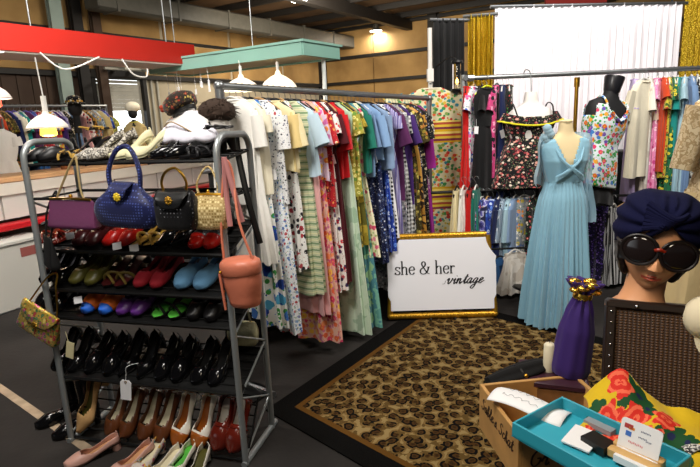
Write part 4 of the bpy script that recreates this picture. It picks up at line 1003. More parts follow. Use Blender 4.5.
pair('C',(62,77),245,'red brown strappy heels left of the maroon flats, below handbags',gC,dict(style='sandal',up='red brown leather',heel=.06,yaw=-.6,ins='red brown leather',sole='red brown leather'))
pair('C',(95,108),245,'dark maroon flats below the navy woven bag',gC,dict(style='flat',up='dark maroon leather',heel=.015,ins='dark maroon leather'))
pair('C',(127,141),245,'bright red pumps with white label, below the navy bag',gC,dict(style='pump',up='bright red leather',heel=.05,ins='cream insole',yaw=-.3))
pair('C',(156,168),245,'black and gold peep heels below the black handbag',gC,dict(style='sandal',up='gold leather',heel=.06,ins='gold leather',sole='black patent',yaw=-.6))
pair('C',(182,194),245,'black pointed pumps left of the red flowered ones',gC,dict(style='pump',up='black patent',heel=.05,ins='gold leather',toe='point',yaw=-.5))
pair('C',(208,222),245,'black shoes with red toes below the straw bag',gC,dict(style='flat',up='black leather',heel=.02,ins='black leather',vamp='bright red leather'))
gD='shoes on the dark middle shelf'
pair('D',(64,76),288,'black patent heels at the left end of the middle shelf',gD,dict(style='pump',up='black patent',heel=.06,ins='grey suede'))
pair('D',(93,107),288,'olive leather pumps on the middle shelf',gD,dict(style='pump',up='olive leather',heel=.03,ins='bronze leather'))
pair('D',(124,136),288,'bronze sandals between olive pumps and red suede flats',gD,dict(style='sandal',up='bronze leather',heel=.04,ins='dark maroon leather',sole='black leather'))
pair('D',(155,170),288,'red suede flats on the middle shelf',gD,dict(style='flat',up='red suede',heel=.015,ins='dark maroon leather'))
pair('D',(194,214),288,'pale blue suede slippers beside the salmon bag',gD,dict(style='slipper',up='blue suede',heel=.012,ins='grey suede',wd=.05,L=.24))
gE='shoes on the narrow shelf below the blue slippers'
pair('E',(60,74),318,'glossy black slingbacks left of the orange and blue sandals',gE,dict(style='mule',up='black patent',heel=.03,ins='black leather'))
pair('E',(105,122),318,'orange sandals with electric blue toes',gE,dict(style='mule',up='orange fabric',heel=.015,ins='electric blue',vamp='electric blue',wd=.045))
pair('E',(139,153),318,'sparkling purple flats beside the orange and blue sandals',gE,dict(style='flat',up='purple sequin',heel=.012,ins='purple sequin'))
pair('E',(172,188),318,'black flats with bright green insoles',gE,dict(style='sandal',up='black leather',heel=.012,ins='green insole'))
pair('E',(207,222),318,'plain black flats at the right end of the narrow shelf',gE,dict(style='flat',up='black leather',heel=.012,ins='black leather'))
gF='black shoes on the shelf above the white tag'
ads=['black patent pumps at left end, shelf above the white tag','shiny black loafers second from the left above the tag','black pointed pumps in the middle above the white tag','black strapped shoes right of the pointed pumps above bottom shelf','black low heels at right end above the oxblood loafers']
for i,xs in enumerate(((73,88),(105,121),(138,154),(172,188),(208,224))):
    pair('F',xs,368,ads[i],gF,dict(style=('pump','loafer','pump','loafer','pump')[i],up='black patent',heel=(.06,.03,.07,.04,.05)[i],toe='point' if i in(2,) else 'round',ins='black leather',pt=.1,yaw=-.2+.1*(i%2)))
gG='shoes on the tilted bottom shelf'
k=dict(style='pump',up='beige suede',heel=.05,ins='olive leather',yaw=-.45,L=.31,wd=.068,toe='point')
pair('G',(96,),412,'large beige suede pump at the left end of bottom shelf',gG,k,dy=.11,yj=0)
pair('G',(122,136),412,'dark brown peep flats right under the white tag',gG,dict(style='flat',up='brown leather',heel=.02,ins='cream insole',yaw=-.4,L=.27,wd=.056),dy=.10)
pair('G',(154,170),412,'brown leather loafers left of the cognac and white pumps',gG,dict(style='flat',up='brown leather',heel=.02,ins='cream insole',yaw=-.35,L=.27,wd=.056),dy=.10)
pair('G',(187,207),412,'cognac pumps with white insides on the bottom shelf',gG,dict(style='pump',up='white leather',heel=.03,ins='cognac leather',vamp='cognac leather',yaw=-.3,L=.27,wd=.056),dy=.10)
pair('G',(225,240),412,'oxblood loafers with white insoles behind the right frame',gG,dict(style='loafer',up='oxblood leather',heel=.02,ins='white leather',yaw=-.15,L=.27,wd=.056),dy=.10)
# shoes on the floor in front of the rack
gH='shoes standing on the floor in front of the rack'
def fshoe(px,py,lb,k,yaw,z=.002,pitch=0):
    p=atZ(px,py+5,z+.02); p.z=z
    shoe({'pump':'pump_shoe','flat':'flat_shoe','mule':'mule_shoe','boot':'boot','loafer':'loafer'}[k['style']],k.get('L',.25),k.get('heel',.04),k['style'],k['up'],k.get('ins','tan insole'),k.get('sole','dark sole'),p,yaw,pitch,lb,gH if k['style']!='boot' else 'black boots left of the rack',**{a:b for a,b in k.items() if a in('toe','wd','vamp','strap','hl')})
pk=dict(style='pump',up='blush leather',ins='peach insole',heel=.04,toe='round',L=.27)
fshoe(93,449,'blush pink pump at the far left on the floor in front',pk,-.95)
fshoe(130,459,'blush pink pump beside the flower print shoe on the floor',pk,-.65)
fshoe(147,457,'pale flower print pump between blush and white shoes on floor',dict(pk,up='floral canvas',ins='cream insole'),-.3)
wk=dict(style='pump',up='white leather',ins='cream insole',heel=.04,toe='point',L=.25)
fshoe(163,464,'white pointed pump at the left of the three white ones',wk,-.55)
fshoe(179,461,'white pump with green and yellow lining, middle of three white ones',dict(wk,ins='green insole'),-.35)
fshoe(198,465,'white pump nearest the right frame of the rack',dict(wk,ins='olive leather'),-.1)
bk_=dict(style='boot',up='black patent',ins='black leather',heel=.05,L=.26)
fshoe(60,412,'tall black boot on the floor, farther left of the boot pair',bk_,-.9)
fshoe(77,422,'tall black boot touching the left post of the rack',bk_,-.8)
# small white labels lying among the shoes
for px,py,row,lb in ((70,236,'C','white price card behind the red brown strappy heels'),(134,248,'C','white price card propped on the bright red pumps'),(117,246,'C','small white price card on the maroon flats'),(78,300,'E','round white price label among black slingbacks')):
    p=rk_m@(rl(px,py,.02)); m=M(); m.box((0,0,0),(.05,.002,.035),rot=Matrix.Rotation(-.25,3,'X')@Matrix.Rotation(-.2,3,'Y')); o=m.build('price_card',PAPER,loc=p,smooth=False,rot=(0,0,ryaw)); tag(o,lb,'price card','price cards on the shoe shelves')
p=rk_m@(rl(126,390,-.03)); tg=thing('hanging_price_tag',p,'large white tag on string hanging in front of bottom shelf','tag',rot=(0,.1,ryaw+.1))
m=M(); w_,h_=.03,.055; m.loft([[(x,yq,z) for x,z in((-w_,-h_),(w_*.9,-h_),(w_,h_*.75),(w_*.6,h_),(-w_*.6,h_),(-w_,h_*.75))] for yq in(-.001,.001)],1,1); tgc=m.build('card',PAPER,tg,smooth=False)
m=M(); m.tube(crv([(0,0,.045),(.004,0,.09),(.01,.0,.13),(.05,.04,.135)],4),.0015,n=5); m.build('string',PAPER,tg)
m=M(); m.lathe([(.004,-.0015),(.007,-.0015),(.007,.0015),(.004,.0015)],(0,-.001,.044),12,Matrix.Rotation(PI/2,3,'X')); m.build('eyelet',GOLD,tgc)
# ================================================================ BAGS
def bag(name,px,py,off,w,h,d,shape,mt,label,yaw=0,roll=0,flap=None,clasp=None,handle=None,group='handbags hanging on the shoe rack',world=None,mh=None,tp=None):
    p=world if world is not None else rk_m@(rl(px,py,off))
    root=thing(name,p,label,'handbag',group,(0,roll,ryaw+yaw))
    m=M(); rings=[]
    for i in range(15):
        t=i/14; z=-h/2+h*t
        if shape=='box': a=w/2*(1-.10*t); b=d/2*(1-.75*sm(t)); e=.25
        elif shape=='hobo': a=w/2*(.72+.28*sin(PI*min(1,t*1.1+.12)))*(1-.30*sm((t-.55)/.45)); b=d/2*(.7+.3*sin(PI*t))*(1-.6*sm((t-.5)/.5)); e=.7
        elif shape=='drum': a=w/2*(.78+.22*sm(t*1.6)); b=d/2*(.85+.15*sm(t*1.6)); e=.9
        else: a=w/2*(.85+.15*sin(PI*t)); b=d/2*(.8+.2*sin(PI*t))*(1-.4*sm((t-.6)/.4)); e=.5
        if i in(0,14): a*=.93; b*=.8
        rings.append([(a*math.copysign(abs(cos(q))**e,cos(q)),b*math.copysign(abs(sin(q))**e,sin(q)),z) for q in [2*PI*j/36 for j in range(36)]])
    m.loft(rings,1,1); m.build('bag_body',mt,root)
    if flap:
        m=M(); fw_,fh=flap[0],flap[1]; 
        def fn(u,v):
            x=(u-.5)*fw_*(1-.25*v*v); y=-(d/2*(.30+.72*sm(v*1.6)))-.004; z=h/2+.004-fh*v*(1-.35*abs(2*u-1)**3)
            return (x,y if v>.02 else 0,z)
        m.grid(fn,16,10); FLP=m.build('flap',flap[2],root,solid=.004)
    if clasp:
        m=M(); m.ball((0,-d/2-.008,clasp[1]),.012,12,8,(1,.5,1)); 
        for k_ in range(8): m.ball((.014*cos(k_*PI/4),-d/2-.007,clasp[1]+.014*sin(k_*PI/4)),.006,8,5)
        m.build('clasp',clasp[0],FLP if flap else root)
    if tp:
        m=M(); m.tube([(-w*.42,-.006,h/2+.004),(0,-.008,h/2+.008),(w*.42,-.006,h/2+.004)],.006,n=6); m.ball((0,0,h/2+.018),.009,8,6); m.build('metal_frame',tp,root)
    if handle:
        m=M(); m.tube(crv(handle[0],6),handle[1],n=8); m.build('handle',mh or mt,root)
    return root
PUR=mat('plum leather','#6a3558',.4,bump=.1,bs=60); NAVW=fab('navy woven raffia','dots','#131a4a',('#3c4a8a','#4a5aa0'),s=75,th=.3,rough=.5)
bag('clutch_bag',73,214,-.05,.27,.135,.06,'box',PUR,'plum purple structured clutch with gold bar handle hanging at left',tp=GOLD,handle=([(-.085,0,.065),(-.06,.01,.12),(.0,.03,.24),(.02,.04,.265),(.03,.03,.24),(.05,.01,.12),(.075,0,.065)],.005),mh=mat('pale gold strap','#b8a070',.4,.4),roll=.03)
bag('handbag',127,205,-.07,.33,.2,.11,'hobo',NAVW,'navy woven handbag with arched handle and yellow flower clasp',flap=(.1,.07,NAVW),clasp=(mat('yellow enamel','#e0c030',.3),.045),handle=([(-.075,0,.075),(-.08,0,.15),(-.045,.01,.235),(0,.02,.26),(.045,.01,.235),(.08,0,.15),(.075,0,.075)],.011),roll=.05)
bag('handbag',177,210,-.05,.21,.17,.1,'soft',fab('black beaded','dots','#0a0a0c',('#3a3a40','#8a8a90'),s=60,th=.2,rough=.25),'black beaded handbag with round gold handle',flap=(.16,.08,BLACKP),handle=([(-.05,0,.07),(-.062,0,.12),(-.04,0,.165),(0,.01,.185),(.04,0,.165),(.062,0,.12),(.05,0,.07)],.006),mh=GOLD,clasp=(GOLD,.05))
STR=fab('straw weave','dots','#b9a06c',('#8a743f','#e0cf9a'),s=80,th=.4,rough=.8)
bag('handbag',210,212,-.01,.18,.15,.09,'soft',STR,'tan straw handbag at the right end behind the post',handle=([(-.04,0,.06),(-.05,0,.13),(0,.02,.2),(.05,0,.13),(.04,0,.06)],.005),tp=GOLD)
bag('handbag',50,252,-.01,.17,.16,.05,'box',mat('matt black leather','#0c0c0e',.6),'flat black handbag hanging behind the left post',yaw=-.6,handle=([(-.03,0,.07),(-.02,.02,.2),(.05,.06,.3),(.07,.03,.18),(.05,0,.07)],.005))
BRO=fab('metallic brocade','floral','#b8963a',('#b03a2a','#3a7a4a','#d8c060','#c05a80'),s=50,th=.45,metal=.5,rough=.35,leaf='#5a7a3a')
bp=hit(40,322,LF-rdn*.10-rn*.02,rn)
bag('clutch_bag',0,0,0,.27,.165,.05,'box',BRO,'metallic flowered brocade clutch on gold chain hanging left of the rack',yaw=-.1,roll=.42,flap=(.24,.10,BRO),clasp=(GOLD,-.005),handle=([(-.095,0,.065),(-.05,0,.17),(.0,0,.275),(.03,.02,.30),(.06,0,.24),(.09,0,.14),(.10,0,.065)],.0045),mh=GOLD,world=bp,group=None)
m=M(); m.box((0,0,0),(.045,.003,.09),rot=Matrix.Rotation(.25,3,'Y')); m.tube([(-.0,0,.04),(-.01,0,.10)],.0015,n=4); o=m.build('hanging_price_tag',mat('cream tag','#d8cda0',.7),loc=hit(70,350,LF-rn*.05,rn),rot=(0,0,ryaw)); tag(o,'cream paper tag dangling beside the left post below brocade clutch','tag')
SAL=mat('salmon leather','#c8745a',.4,bump=.12,bs=70)
sp_=hit(243,283,RF-rn*.08,rn)
sb=bag('bucket_bag',0,0,0,.18,.20,.14,'drum',SAL,'salmon pink drum shaped bag with lid and long strap, right post',yaw=-.25,roll=-.08,world=sp_,group=None)
m=M(); m.loft([[(.094*k*cos(q),.074*k*sin(q),z) for q in [2*PI*j/36 for j in range(36)]] for k,z in ((1,.045),(1.04,.05),(1.05,.085),(1.0,.10),(.8,.112),(.3,.118))],0,1); m.build('lid',SAL,sb)
m=M(); m.tube(crv([(-.092,0,.05),(-.085,.01,.25),(-.07,.05,.45),(-.045,.06,.53),(-.02,.06,.47),(.03,.0,.27),(.09,.0,.06)],6),.006,n=6); m.build('shoulder_strap',SAL,sb)
m=M(); 
for z in(.065,-.02,-.075): m.ball((-.055,-.07,z),.008,8,6)
m.build('stud',GOLD,sb)
m=M(); m.tube([(-.055,-.075,.06),(-.052,-.075,-.1)],.006,n=6); m.build('closure_tab',SAL,sb)
cp_=hit(243,333,RF+rn*.30,rn)
bag('handbag',0,0,0,.17,.13,.06,'soft',mat('cream straw','#c9c39a',.7,bump=.3,bs=80),'small cream handbag hanging low behind the right end frame',yaw=.1,world=cp_,group=None,handle=([(-.05,0,.05),(-.03,0,.16),(0,-.0,.22),(.03,0,.16),(.05,0,.05)],.005))
# black strap hanging over the rack's right arch
m=M(); q=hit(238,158,RF+rn*.28,rn); m.tube(crv([(0,0,.1),(.01,-.01,0),(.05,-.03,-.2),(.09,-.02,-.42)],5),.016,n=8); o=m.build('belt_strap',BLACKP,loc=q,rot=(0,0,ryaw)); tag(o,'wide black belt hanging from the arch of the right frame','belt')
m=M(); m.tube(crv([(0,0,.14),(.03,.0,0),(.06,0,-.14)],5),.012,n=8); m.tube(crv([(0,0,.14),(-.01,.01,0),(.0,0,-.16)],5),.012,n=8); o=m.build('scarf',mat('dusty pink cloth','#b87a78',.8),loc=hit(227,190,RF-rn*.03,rn),rot=(0,0,ryaw)); tag(o,'dusty pink sash looped round the right post beside straw bag','scarf')
# bust with the beret standing on the rack top
KZ=.74; bz=SH['A'][0]; bb=rk_m@Vector((rl(189,140,.24)[0],.24,0)); bb.z=bz+.02
bb=bb+Vector((0,0,0)); bu_=thing('bust_form',bb,'small white bust form in white cape standing on shoe rack top','bust form',rot=(0,-.0,ryaw-.3)); bu_.scale=(1.4,1.1,KZ*1.08)
m=M(); m.loft([[(a*cos(q),b*sin(q)+y0,z) for q in [2*PI*j/28 for j in range(28)]] for a,b,z,y0 in ((.085,.06,0,0),(.088,.062,.05,0),(.10,.07,.12,0),(.09,.06,.19,0),(.05,.045,.225,0),(.034,.034,.25,0),(.034,.034,.30,0),(.02,.02,.315,0))],1,1); m.build('torso',WHF,bu_)
cpe=thing('cape',bb,'white cape with black scalloped hem on the small bust','cape',rot=(0,0,ryaw-.3)); cpe.scale=(1.4,1.1,KZ*1.08)
def capef(k0,k1,am,m_):
    m=M(); rings=[]
    for i in range(9):
        t=k0+(k1-k0)*i/8; a=.042+.085*sm(t*1.4); b=.042+.05*sm(t*1.3); z=.245-.20*t
        rings.append([((a+.004*sin(6*q)*t)*cos(q),(b+.004*sin(6*q)*t)*sin(q),z-am*t*abs(sin(4*q))) for q in [2*PI*j/64 for j in range(64)]])
    m.loft(rings); return m.build(m_[0],m_[1],cpe,solid=.003)
capef(0,.86,.02,('cape_cloth',mat('pale lilac white cloth','#e4e2ee',.8))); capef(.84,1.15,.045,('scalloped_hem',X['black']))
m=M(); m.tube(crv([(-.06,-.062,.16),(0,-.085,.185),(.07,-.07,.13),(.095,-.03,.08)],5),.004,n=5); m.build('neck_cord',mat('tan cord','#a08868',.8),cpe)
be=thing('beret',bb+Vector((-.02,0,.30*KZ)),'dark patterned beret with flower band tilted on the small bust','hat',rot=(.1,-.45,ryaw-.3)); be.scale=(.85,.85,.85)
DK=fab('dark hat print','floral','#231a12',('#6a4a2a','#8a2f22','#a8924a'),s=28,th=.35)
m=M(); m.lathe([(.001,.075),(.05,.07),(.09,.045),(.10,.015),(.092,-.015),(.065,-.03)],n=32); m.build('crown',DK,be)
m=M(); m.lathe([(.065,-.05),(.072,-.045),(.074,-.03),(.066,-.022)],n=32); m.build('band',BLACKP,be)
m=M(); 
for k_ in range(6): m.ball((-.075+.012*cos(k_),-.05+.012*sin(k_*1.3),.03+.01*sin(k_*2)),.014,8,6)
m.build('flower_trim',mat('rust felt','#9a3a22',.8),be)
# second bust with fur hat behind
b2=atY(221,150,3.02); b2.z=1.47
b2t=thing('hat_stand',Vector((b2.x,b2.y,0)),'grey post topped with white padded head form behind rack','hat stand')
m=M(); m.tube([(0,0,.02),(0,0,1.55)],.014); m.lathe([(.001,.0),(.14,.0),(.14,.015),(.02,.04)],n=20); m.build('post',BLACKM,b2t)
m=M(); m.ball((0,0,1.66),.075,20,12,(.85,1,1.25)); m.lathe([(.04,1.5),(.045,1.6)],n=16); m.build('head_form',WHF,b2t)
fh=thing('fur_hat',(b2.x,b2.y,1.70),'dark brown fur hat on the padded head behind the rack','hat')
m=M(); R=random.Random(3); m.ball((0,0,.02),.095,28,16,(1.05,1.05,.7)); 
for i,pq in enumerate(m.v): k_=1+R.uniform(-.06,.1); m.v[i]=(pq[0]*k_,pq[1]*k_,pq[2]*k_)
for k_ in range(160):
    a_=R.uniform(0,2*PI); e=R.uniform(-.4,1.3); d_=Vector((cos(a_)*cos(e),sin(a_)*cos(e),sin(e)*.7)); m.tube([d_*.09+Vector((0,0,.02)),d_*.125+Vector((R.uniform(-.02,.02),R.uniform(-.02,.02),.005))],lambda t:.003*(1-t)+.0004,n=4,caps=False)
m.build('fur',mat('dark brown fur','#33241a',.9),fh)
# ================================================================ HANGING CANOPIES AND LAMPS
RED=mat('red painted panel','#a81b0d',.5,var=.06,vs=3); TEA=mat('mint green panel','#86b2a4',.5,var=.05,vs=3); CRM=mat('cream underside','#d8c9a4',.6)
r0_=atY(193,45,6.33); r1_=atY(193,65,6.33); rz1=(r0_.z); rz0=r1_.z
L_=3.3; c=Vector((r0_.x,r0_.y,0))-A*L_/2+B*.25
rc_=thing('hanging_canopy',(c.x,c.y,rz0),'long red hanging canopy beam with white underside at upper left','canopy',rot=(0,0,YA)); hh=rz1-rz0
m=M(); m.box((0,-.25,hh/2),(L_,.03,hh)); m.box((0,.25,hh/2),(L_,.03,hh)); m.box((-L_/2,0,hh/2),(.03,.5,hh)); m.box((L_/2,0,hh/2),(.03,.5,hh)); m.box((0,0,hh-.015),(L_,.5,.03)); m.build('side_panel',RED,rc_,smooth=False)
m=M(); m.box((0,0,.0),(L_-.02,.5,.03)); m.build('underside',mat('white underside board','#d6cfc4',.6),rc_,smooth=False)
for x in(-L_*.45,0,L_*.45):
    m=M(); m.tube([(x,0,hh),(x,0,CH-rz0-.02)],.008); m.build('suspension_cord',STEEL,rc_)
m=M()
m.tube(crv([(-1.2,-.27,0),(-.9,-.28,-.1),(-.4,-.28,-.02)],6),.008); m.tube(crv([(-.1,-.27,0),(.1,-.28,-.13),(.45,-.28,-.0)],6),.008); m.tube(crv([(.7,-.27,0),(.8,-.28,-.14),(.95,-.28,-.16),(.98,-.28,-.08)],6),.008); m.build('cable',WHITEP,rc_)
t0=atY(302,41,5.27); t1=atY(302,55,5.27); hh=t0.z-t1.z; TL_=2.25; TW=.62
c=Vector((t0.x,t0.y,0))+B*TL_/2+A*TW/2
tc_=thing('hanging_canopy',(c.x,c.y,t1.z),'mint green hanging canopy slab with lit cream underside','canopy',rot=(0,0,math.atan2(-B.y,-B.x)))
m=M(); m.box((0,-TW/2,hh/2),(TL_,.025,hh)); m.box((0,TW/2,hh/2),(TL_,.025,hh)); m.box((-TL_/2,0,hh/2),(.025,TW,hh)); m.box((TL_/2,0,hh/2),(.025,TW,hh)); m.box((0,0,hh+.006),(TL_+.06,TW+.06,.022)); m.build('side_panel',TEA,tc_,smooth=False)
m=M(); m.box((0,0,.03),(TL_-.02,TW-.02,.02)); m.build('underside',CRM,tc_,smooth=False)
m=M(); m.tube([(TL_/2-.06,TW*.18,-.0),(TL_/2-.06,TW*.18,-t1.z)],.022); m.lathe([(.14,-t1.z),(.14,-t1.z+.02),(.03,-t1.z+.05)],(TL_/2-.06,TW*.18,0),20,c0=1); m.build('post',mat('white tube','#c9cfcd',.4),tc_)
for x in(-TL_*.45,TL_*.1):
    m=M(); m.tube([(x,0,hh),(x,0,CH-t1.z-.02)],.006); m.build('suspension_cord',STEEL,tc_)
# price tags and strings dangling from the mint canopy
R=random.Random(5); dm_=thing('string_fringe',(c.x-.0,c.y,t1.z),'white strings with tags dangling under the mint canopy','strings',rot=(0,0,math.atan2(-B.y,-B.x)))
for k_ in range(9):
    x=-TL_*.45+.1*k_; m=M(); y=R.uniform(-.28,-.1); ln_=R.uniform(.1,.25); m.tube([(x,y,.0),(x+.01,y,-ln_)],.003,n=4); m.box((x+.01,y,-ln_-.03),(.03,.003,.06)); m.build('string_tag',PAPER,dm_,smooth=False)
def pendant(px,py,Y,label,r,col,group,glow=None,top=None,hgt=.12,pw=4,inner=None):
    p=atY(px,py,Y); t=thing('pendant_lamp',p,label,'pendant lamp',group); h=hgt
    m=M(); m.lathe([(r,0),(r*.98,.006),(r*.9,h*.25),(r*.72,h*.52),(r*.42,h*.78),(r*.16,h*.93),(r*.12,h*1.1),(.012,h*1.2)],n=32); m.build('shade',col,t,solid=.003)
    m=M(); m.tube([(0,0,h*1.1),(0,0,h*1.1+.09)],.016); m.tube([(0,0,h*1.1+.09),(-.01,0,(top or .5))],.004); m.build('cord',WHITEP,t)
    m=M(); 
    if inner: m.lathe([(.001,-.045),(r*.3,-.05),(r*.42,-.04),(r*.38,0),(r*.42,.02)],n=20)
    else: m.ball((0,0,.03),.03,12,8)
    m.build('bulb',glow or LAMPM,t)
    l=bpy.data.lights.new('bulb_light','POINT'); l.energy=pw; l.color=(1,.85,.65); l.shadow_soft_size=.05; o=bpy.data.objects.new('bulb_light',l); COL.objects.link(o); o.location=(p[0],p[1],p[2]-.08)
    return t
SHW=mat('white enamel shade','#eae4dc',.4); 
AMB=mat('amber glass glow',(1,.55,.08),.4,emit=2.2)
pendant(48,128,3.3,'white pendant lamp with amber glass hanging over the stall counter',.115,SHW,'white pendant lamps',AMB,top=atY(42,57,3.3).z-atY(48,128,3.3).z,hgt=.09,inner=1)
pendant(-7,99,3.3,'white pendant lamp with red rim cut by the left edge',.10,mat('white and red shade','#dcd2cc',.4),'white pendant lamps',mat('red glass glow',(1,.1,.05),.4,emit=1.5),top=.35,hgt=.09,inner=1)
SHG=mat('glowing cream shade',(1,.88,.7),.5,emit=.55)
pendant(242,91,5.6,'wide cream lampshade under mint canopy, left one of two',.19,SHG,'cream lampshades under the mint canopy',top=.3,hgt=.14,pw=7)
pendant(279,90,5.5,'wide cream lampshade under mint canopy, right one of two',.19,SHG,'cream lampshades under the mint canopy',top=.32,hgt=.16,pw=7)
# ================================================================ LEFT STALL
K0=hit(0,178,atZ(0,305,0),-B); ct0=atZ(0,305,0); ct1=atZ(60,285,0); KA=(ct1-ct0).normalized(); kyaw=math.atan2(KA.y,KA.x); KN=Vector((KA.y,-KA.x,0))
ctop=hit(0,178,ct0,KN).z; cl_=hit(0,193,ct0,KN).z; rz=hit(0,222,ct0,KN).z; rzb=hit(0,240,ct0,KN).z
st=thing('stall_counter',ct0-KA*1.2,'white fronted stall counter with wooden top and red ledge','counter',rot=(0,0,kyaw)); CL=5.6
wood=mat('pale counter wood','#d9a878',.5,var=.1,vs=6)
m=M(); m.box((CL/2,.28,ctop-.03),(CL,.62,.05),bev=.008); m.build('countertop',wood,st)
m=M(); m.box((CL/2,-.005,(ctop+cl_)/2-.03),(CL,.03,ctop-cl_+.0)); m.build('front_rail',mat('white front rail','#ddd5c8',.5),st,smooth=False)
m=M(); 
for k_ in range(8): m.box((CL*(k_+.5)/8,.02,(cl_+rz)/2),(CL/8-.02,.03,cl_-rz-.02))
m.build('white_panel',mat('offwhite panel','#cfcbc4',.6),st,smooth=False)
m=M(); m.box((CL/2,-.06,rz-.05),(CL,.18,.06),bev=.01); m.build('red_ledge',mat('red ledge','#b01820',.4),st)
m=M(); m.box((CL/2,.34,(rz-.08)/2),(CL,.5,rz-.10)); m.build('carcass',mat('dim brown board','#4a3e34',.7),st,smooth=False)
# boxes and bins under the ledge
bx=mat('white plastic bin','#b9b7b0',.55)
for k_,(s_,w_,h_,d_) in enumerate(((1.25,.62,.62,.3),(1.95,.5,.5,.3),(2.6,.6,.6,.3),(3.4,.6,.55,.3))):
    p=ct0-KA*1.2+KA*s_+KN*.16; t=thing('storage_bin',(p.x,p.y,0),('white lidded bin under the counter at the left picture edge','white bin under counter just left of the rack post','white bin under the counter behind the shoe rack','white bin farthest along under the counter')[k_],'bin','white bins under the stall counter',rot=(0,0,kyaw))
    m=M(); m.box((0,0,h_/2),(w_,d_,h_),bev=.015); m.build('bin_body',bx,t)
    m=M(); m.box((0,0,h_+.02),(w_+.03,d_+.03,.04),bev=.008); m.build('lid',bx,t)
    if k_==0:
        m=M(); m.box((w_*.2,-d_/2-.002,h_-.09),(.16,.003,.09)); m.build('label_patch',mat('faded red label','#8a4a44',.7),t,smooth=False)
# coffee cup, pot plants etc hidden; garments of the stall
s_0=Vector((-4.25,6.0,0)); sl_=1.8
lr2=thing('clothes_rail',s_0,'garment rail of the neighbouring stall behind the pendant lamp','clothes rail',rot=(0,0,YA)); RZ2=atY(60,106,7.0).z
m=M(); m.tube([(0,0,RZ2),(sl_,0,RZ2)],.016); m.build('hanging_pipe',STEEL,lr2)
for x in(0,sl_):
    m=M(); m.tube([(x,0,0),(x,0,RZ2+.02)],.016); m.tube([(x,-.25,.012),(x,.25,.012)],.014); m.build('upright',STEEL,lr2)
SC_=['navy_speck','burgundy','pinkfl','sky','black','orange','paisley','navy','ivory','teal','plum','jeans','red_print','grey_floral','multi','purple','lavender_stripe','black_cream','denim','rosepink','white_red','tiger','yellowgrey_floral','greyblue','butter','royal']
SD_=['navy speckled','dark burgundy','pink flowered','sky blue','plain black','burnt orange','olive paisley','plain navy','ivory','teal','dark plum','strong blue','red printed','grey flowered','multicoloured','bright purple','lavender striped','black flowered','faded denim','rose pink','red flowered','brown tiger print','yellow flowered','grey blue striped','butter yellow','royal blue']
R=random.Random(9); N_=len(SC_)
for i in range(N_):
    p=s_0+A*(sl_*(.03+.93*i/(N_-1))); p.z=RZ2; nm=R.choice(('blouse','blouse','shirt','dress'))
    nb='between %s and %s'%(SD_[i-1],SD_[i+1]) if 0<i<N_-1 else 'at the %s end'%('near' if i==0 else 'far')
    garment(nm,nm if nm!='dress' else 'dress',.9 if nm=='dress' else .68,X[SC_[i]],p,YA-PI/2+R.uniform(-.15,.15),'%s %s on neighbouring stall, %s'%(SD_[i],nm,nb),nm,'clothes on the neighbouring stall rail',W=.19,seed=300+i,sl=R.choice((.15,.25,.45)),th=.035,mh=R.choice((WHITEP,WHITEP,WOODH,mat('lilac hanger','#6a5ab0',.4))))
# pale garment near the left edge
hangp=atY(-6,122,5.9); g_=garment('dress','dress',.8,X['white'],hangp,.5,'large off white dress at the left edge behind the counter','dress',None,W=.19,seed=400,sl=.2)
wr=thing('wall_hook_rail',Vector((hangp.x,hangp.y+.02,0)),'thin steel post holding the off white dress','post'); m=M(); m.tube([(0,.12,0),(0,.12,hangp.z+.04),(0,0,hangp.z+.02)],.012); m.lathe([(.001,0),(.14,0),(.14,.015),(.02,.03)],(0,.12,0),20); m.build('post',STEEL,wr)
# small shoes / goods on the counter
gd_=[('sneaker',X['orange']),('toy',X['yellowgrey_floral'])]
for k_,(s_,col,lb) in enumerate(((3.05,'#d9743a','tall orange bottle on the stall counter behind navy bag'),(3.35,'#d83a2a','short red bottle on the stall counter behind navy bag'),(3.75,'#e0c040','yellow bottle on the counter behind the shoe rack'),(2.3,'#7a4a2a','brown bottle on the counter left of clutch'))):
    p=ct0-KA*1.2+KA*s_-KN*.2; o=M(); h_=.2 if k_!=1 else .15; o.lathe([(.001,0),(.035,0),(.037,.01),(.037,h_*.6),(.016,h_*.8),(.015,h_),(.001,h_+.005)],n=16); ob=o.build('bottle',mat('bottle glaze %d'%k_,col,.3),loc=(p.x,p.y,ctop-.003)); tag(ob,lb,'bottle','bottles on the stall counter')
    o=M(); o.lathe([(.018,h_-.01),(.018,h_+.012),(.001,h_+.014)],n=12); o.build('cap',WHITEP,ob)
# far dress form with yellow blouse and mannequin heads
f0=atY(133,112,8.2); fz=thing('dress_form',Vector((f0.x,f0.y,f0.z-.12)),'far dress form in front of the bright doorway','dress form',rot=(0,0,-.3)); dressform(fz,BLKF,.72,.6,stand=f0.z-.12)
fb=garment('blouse','blouse',.62,X['butter'],Vector((f0.x,f0.y,f0.z-.06)),-.3,'yellow blouse on the far form in front of bright doorway','blouse',None,W=.17,seed=410,sl=.18,th=.07,mt2=X['yellowtrim'])
hd=thing('hat',Vector((f0.x,f0.y,f0.z-.05)),'pale turban on the far form in the doorway','hat'); m=M(); m.ball((0,0,.12),.11,20,12,(1,1,.75)); m.build('turban_cloth',X['ivory'],hd); m=M(); m.ball((0,-.02,.03),.075,16,10,(.9,1,1.1)); m.build('head_form',BLKF,hd)
g2=atY(108,150,8.6); garment('blouse','blouse',.6,X['yellowgreen'],Vector((g2.x,g2.y,1.95)),-.2,'pale yellow blouse hanging left of the far dress form','blouse',None,W=.22,seed=411,sl=.2)
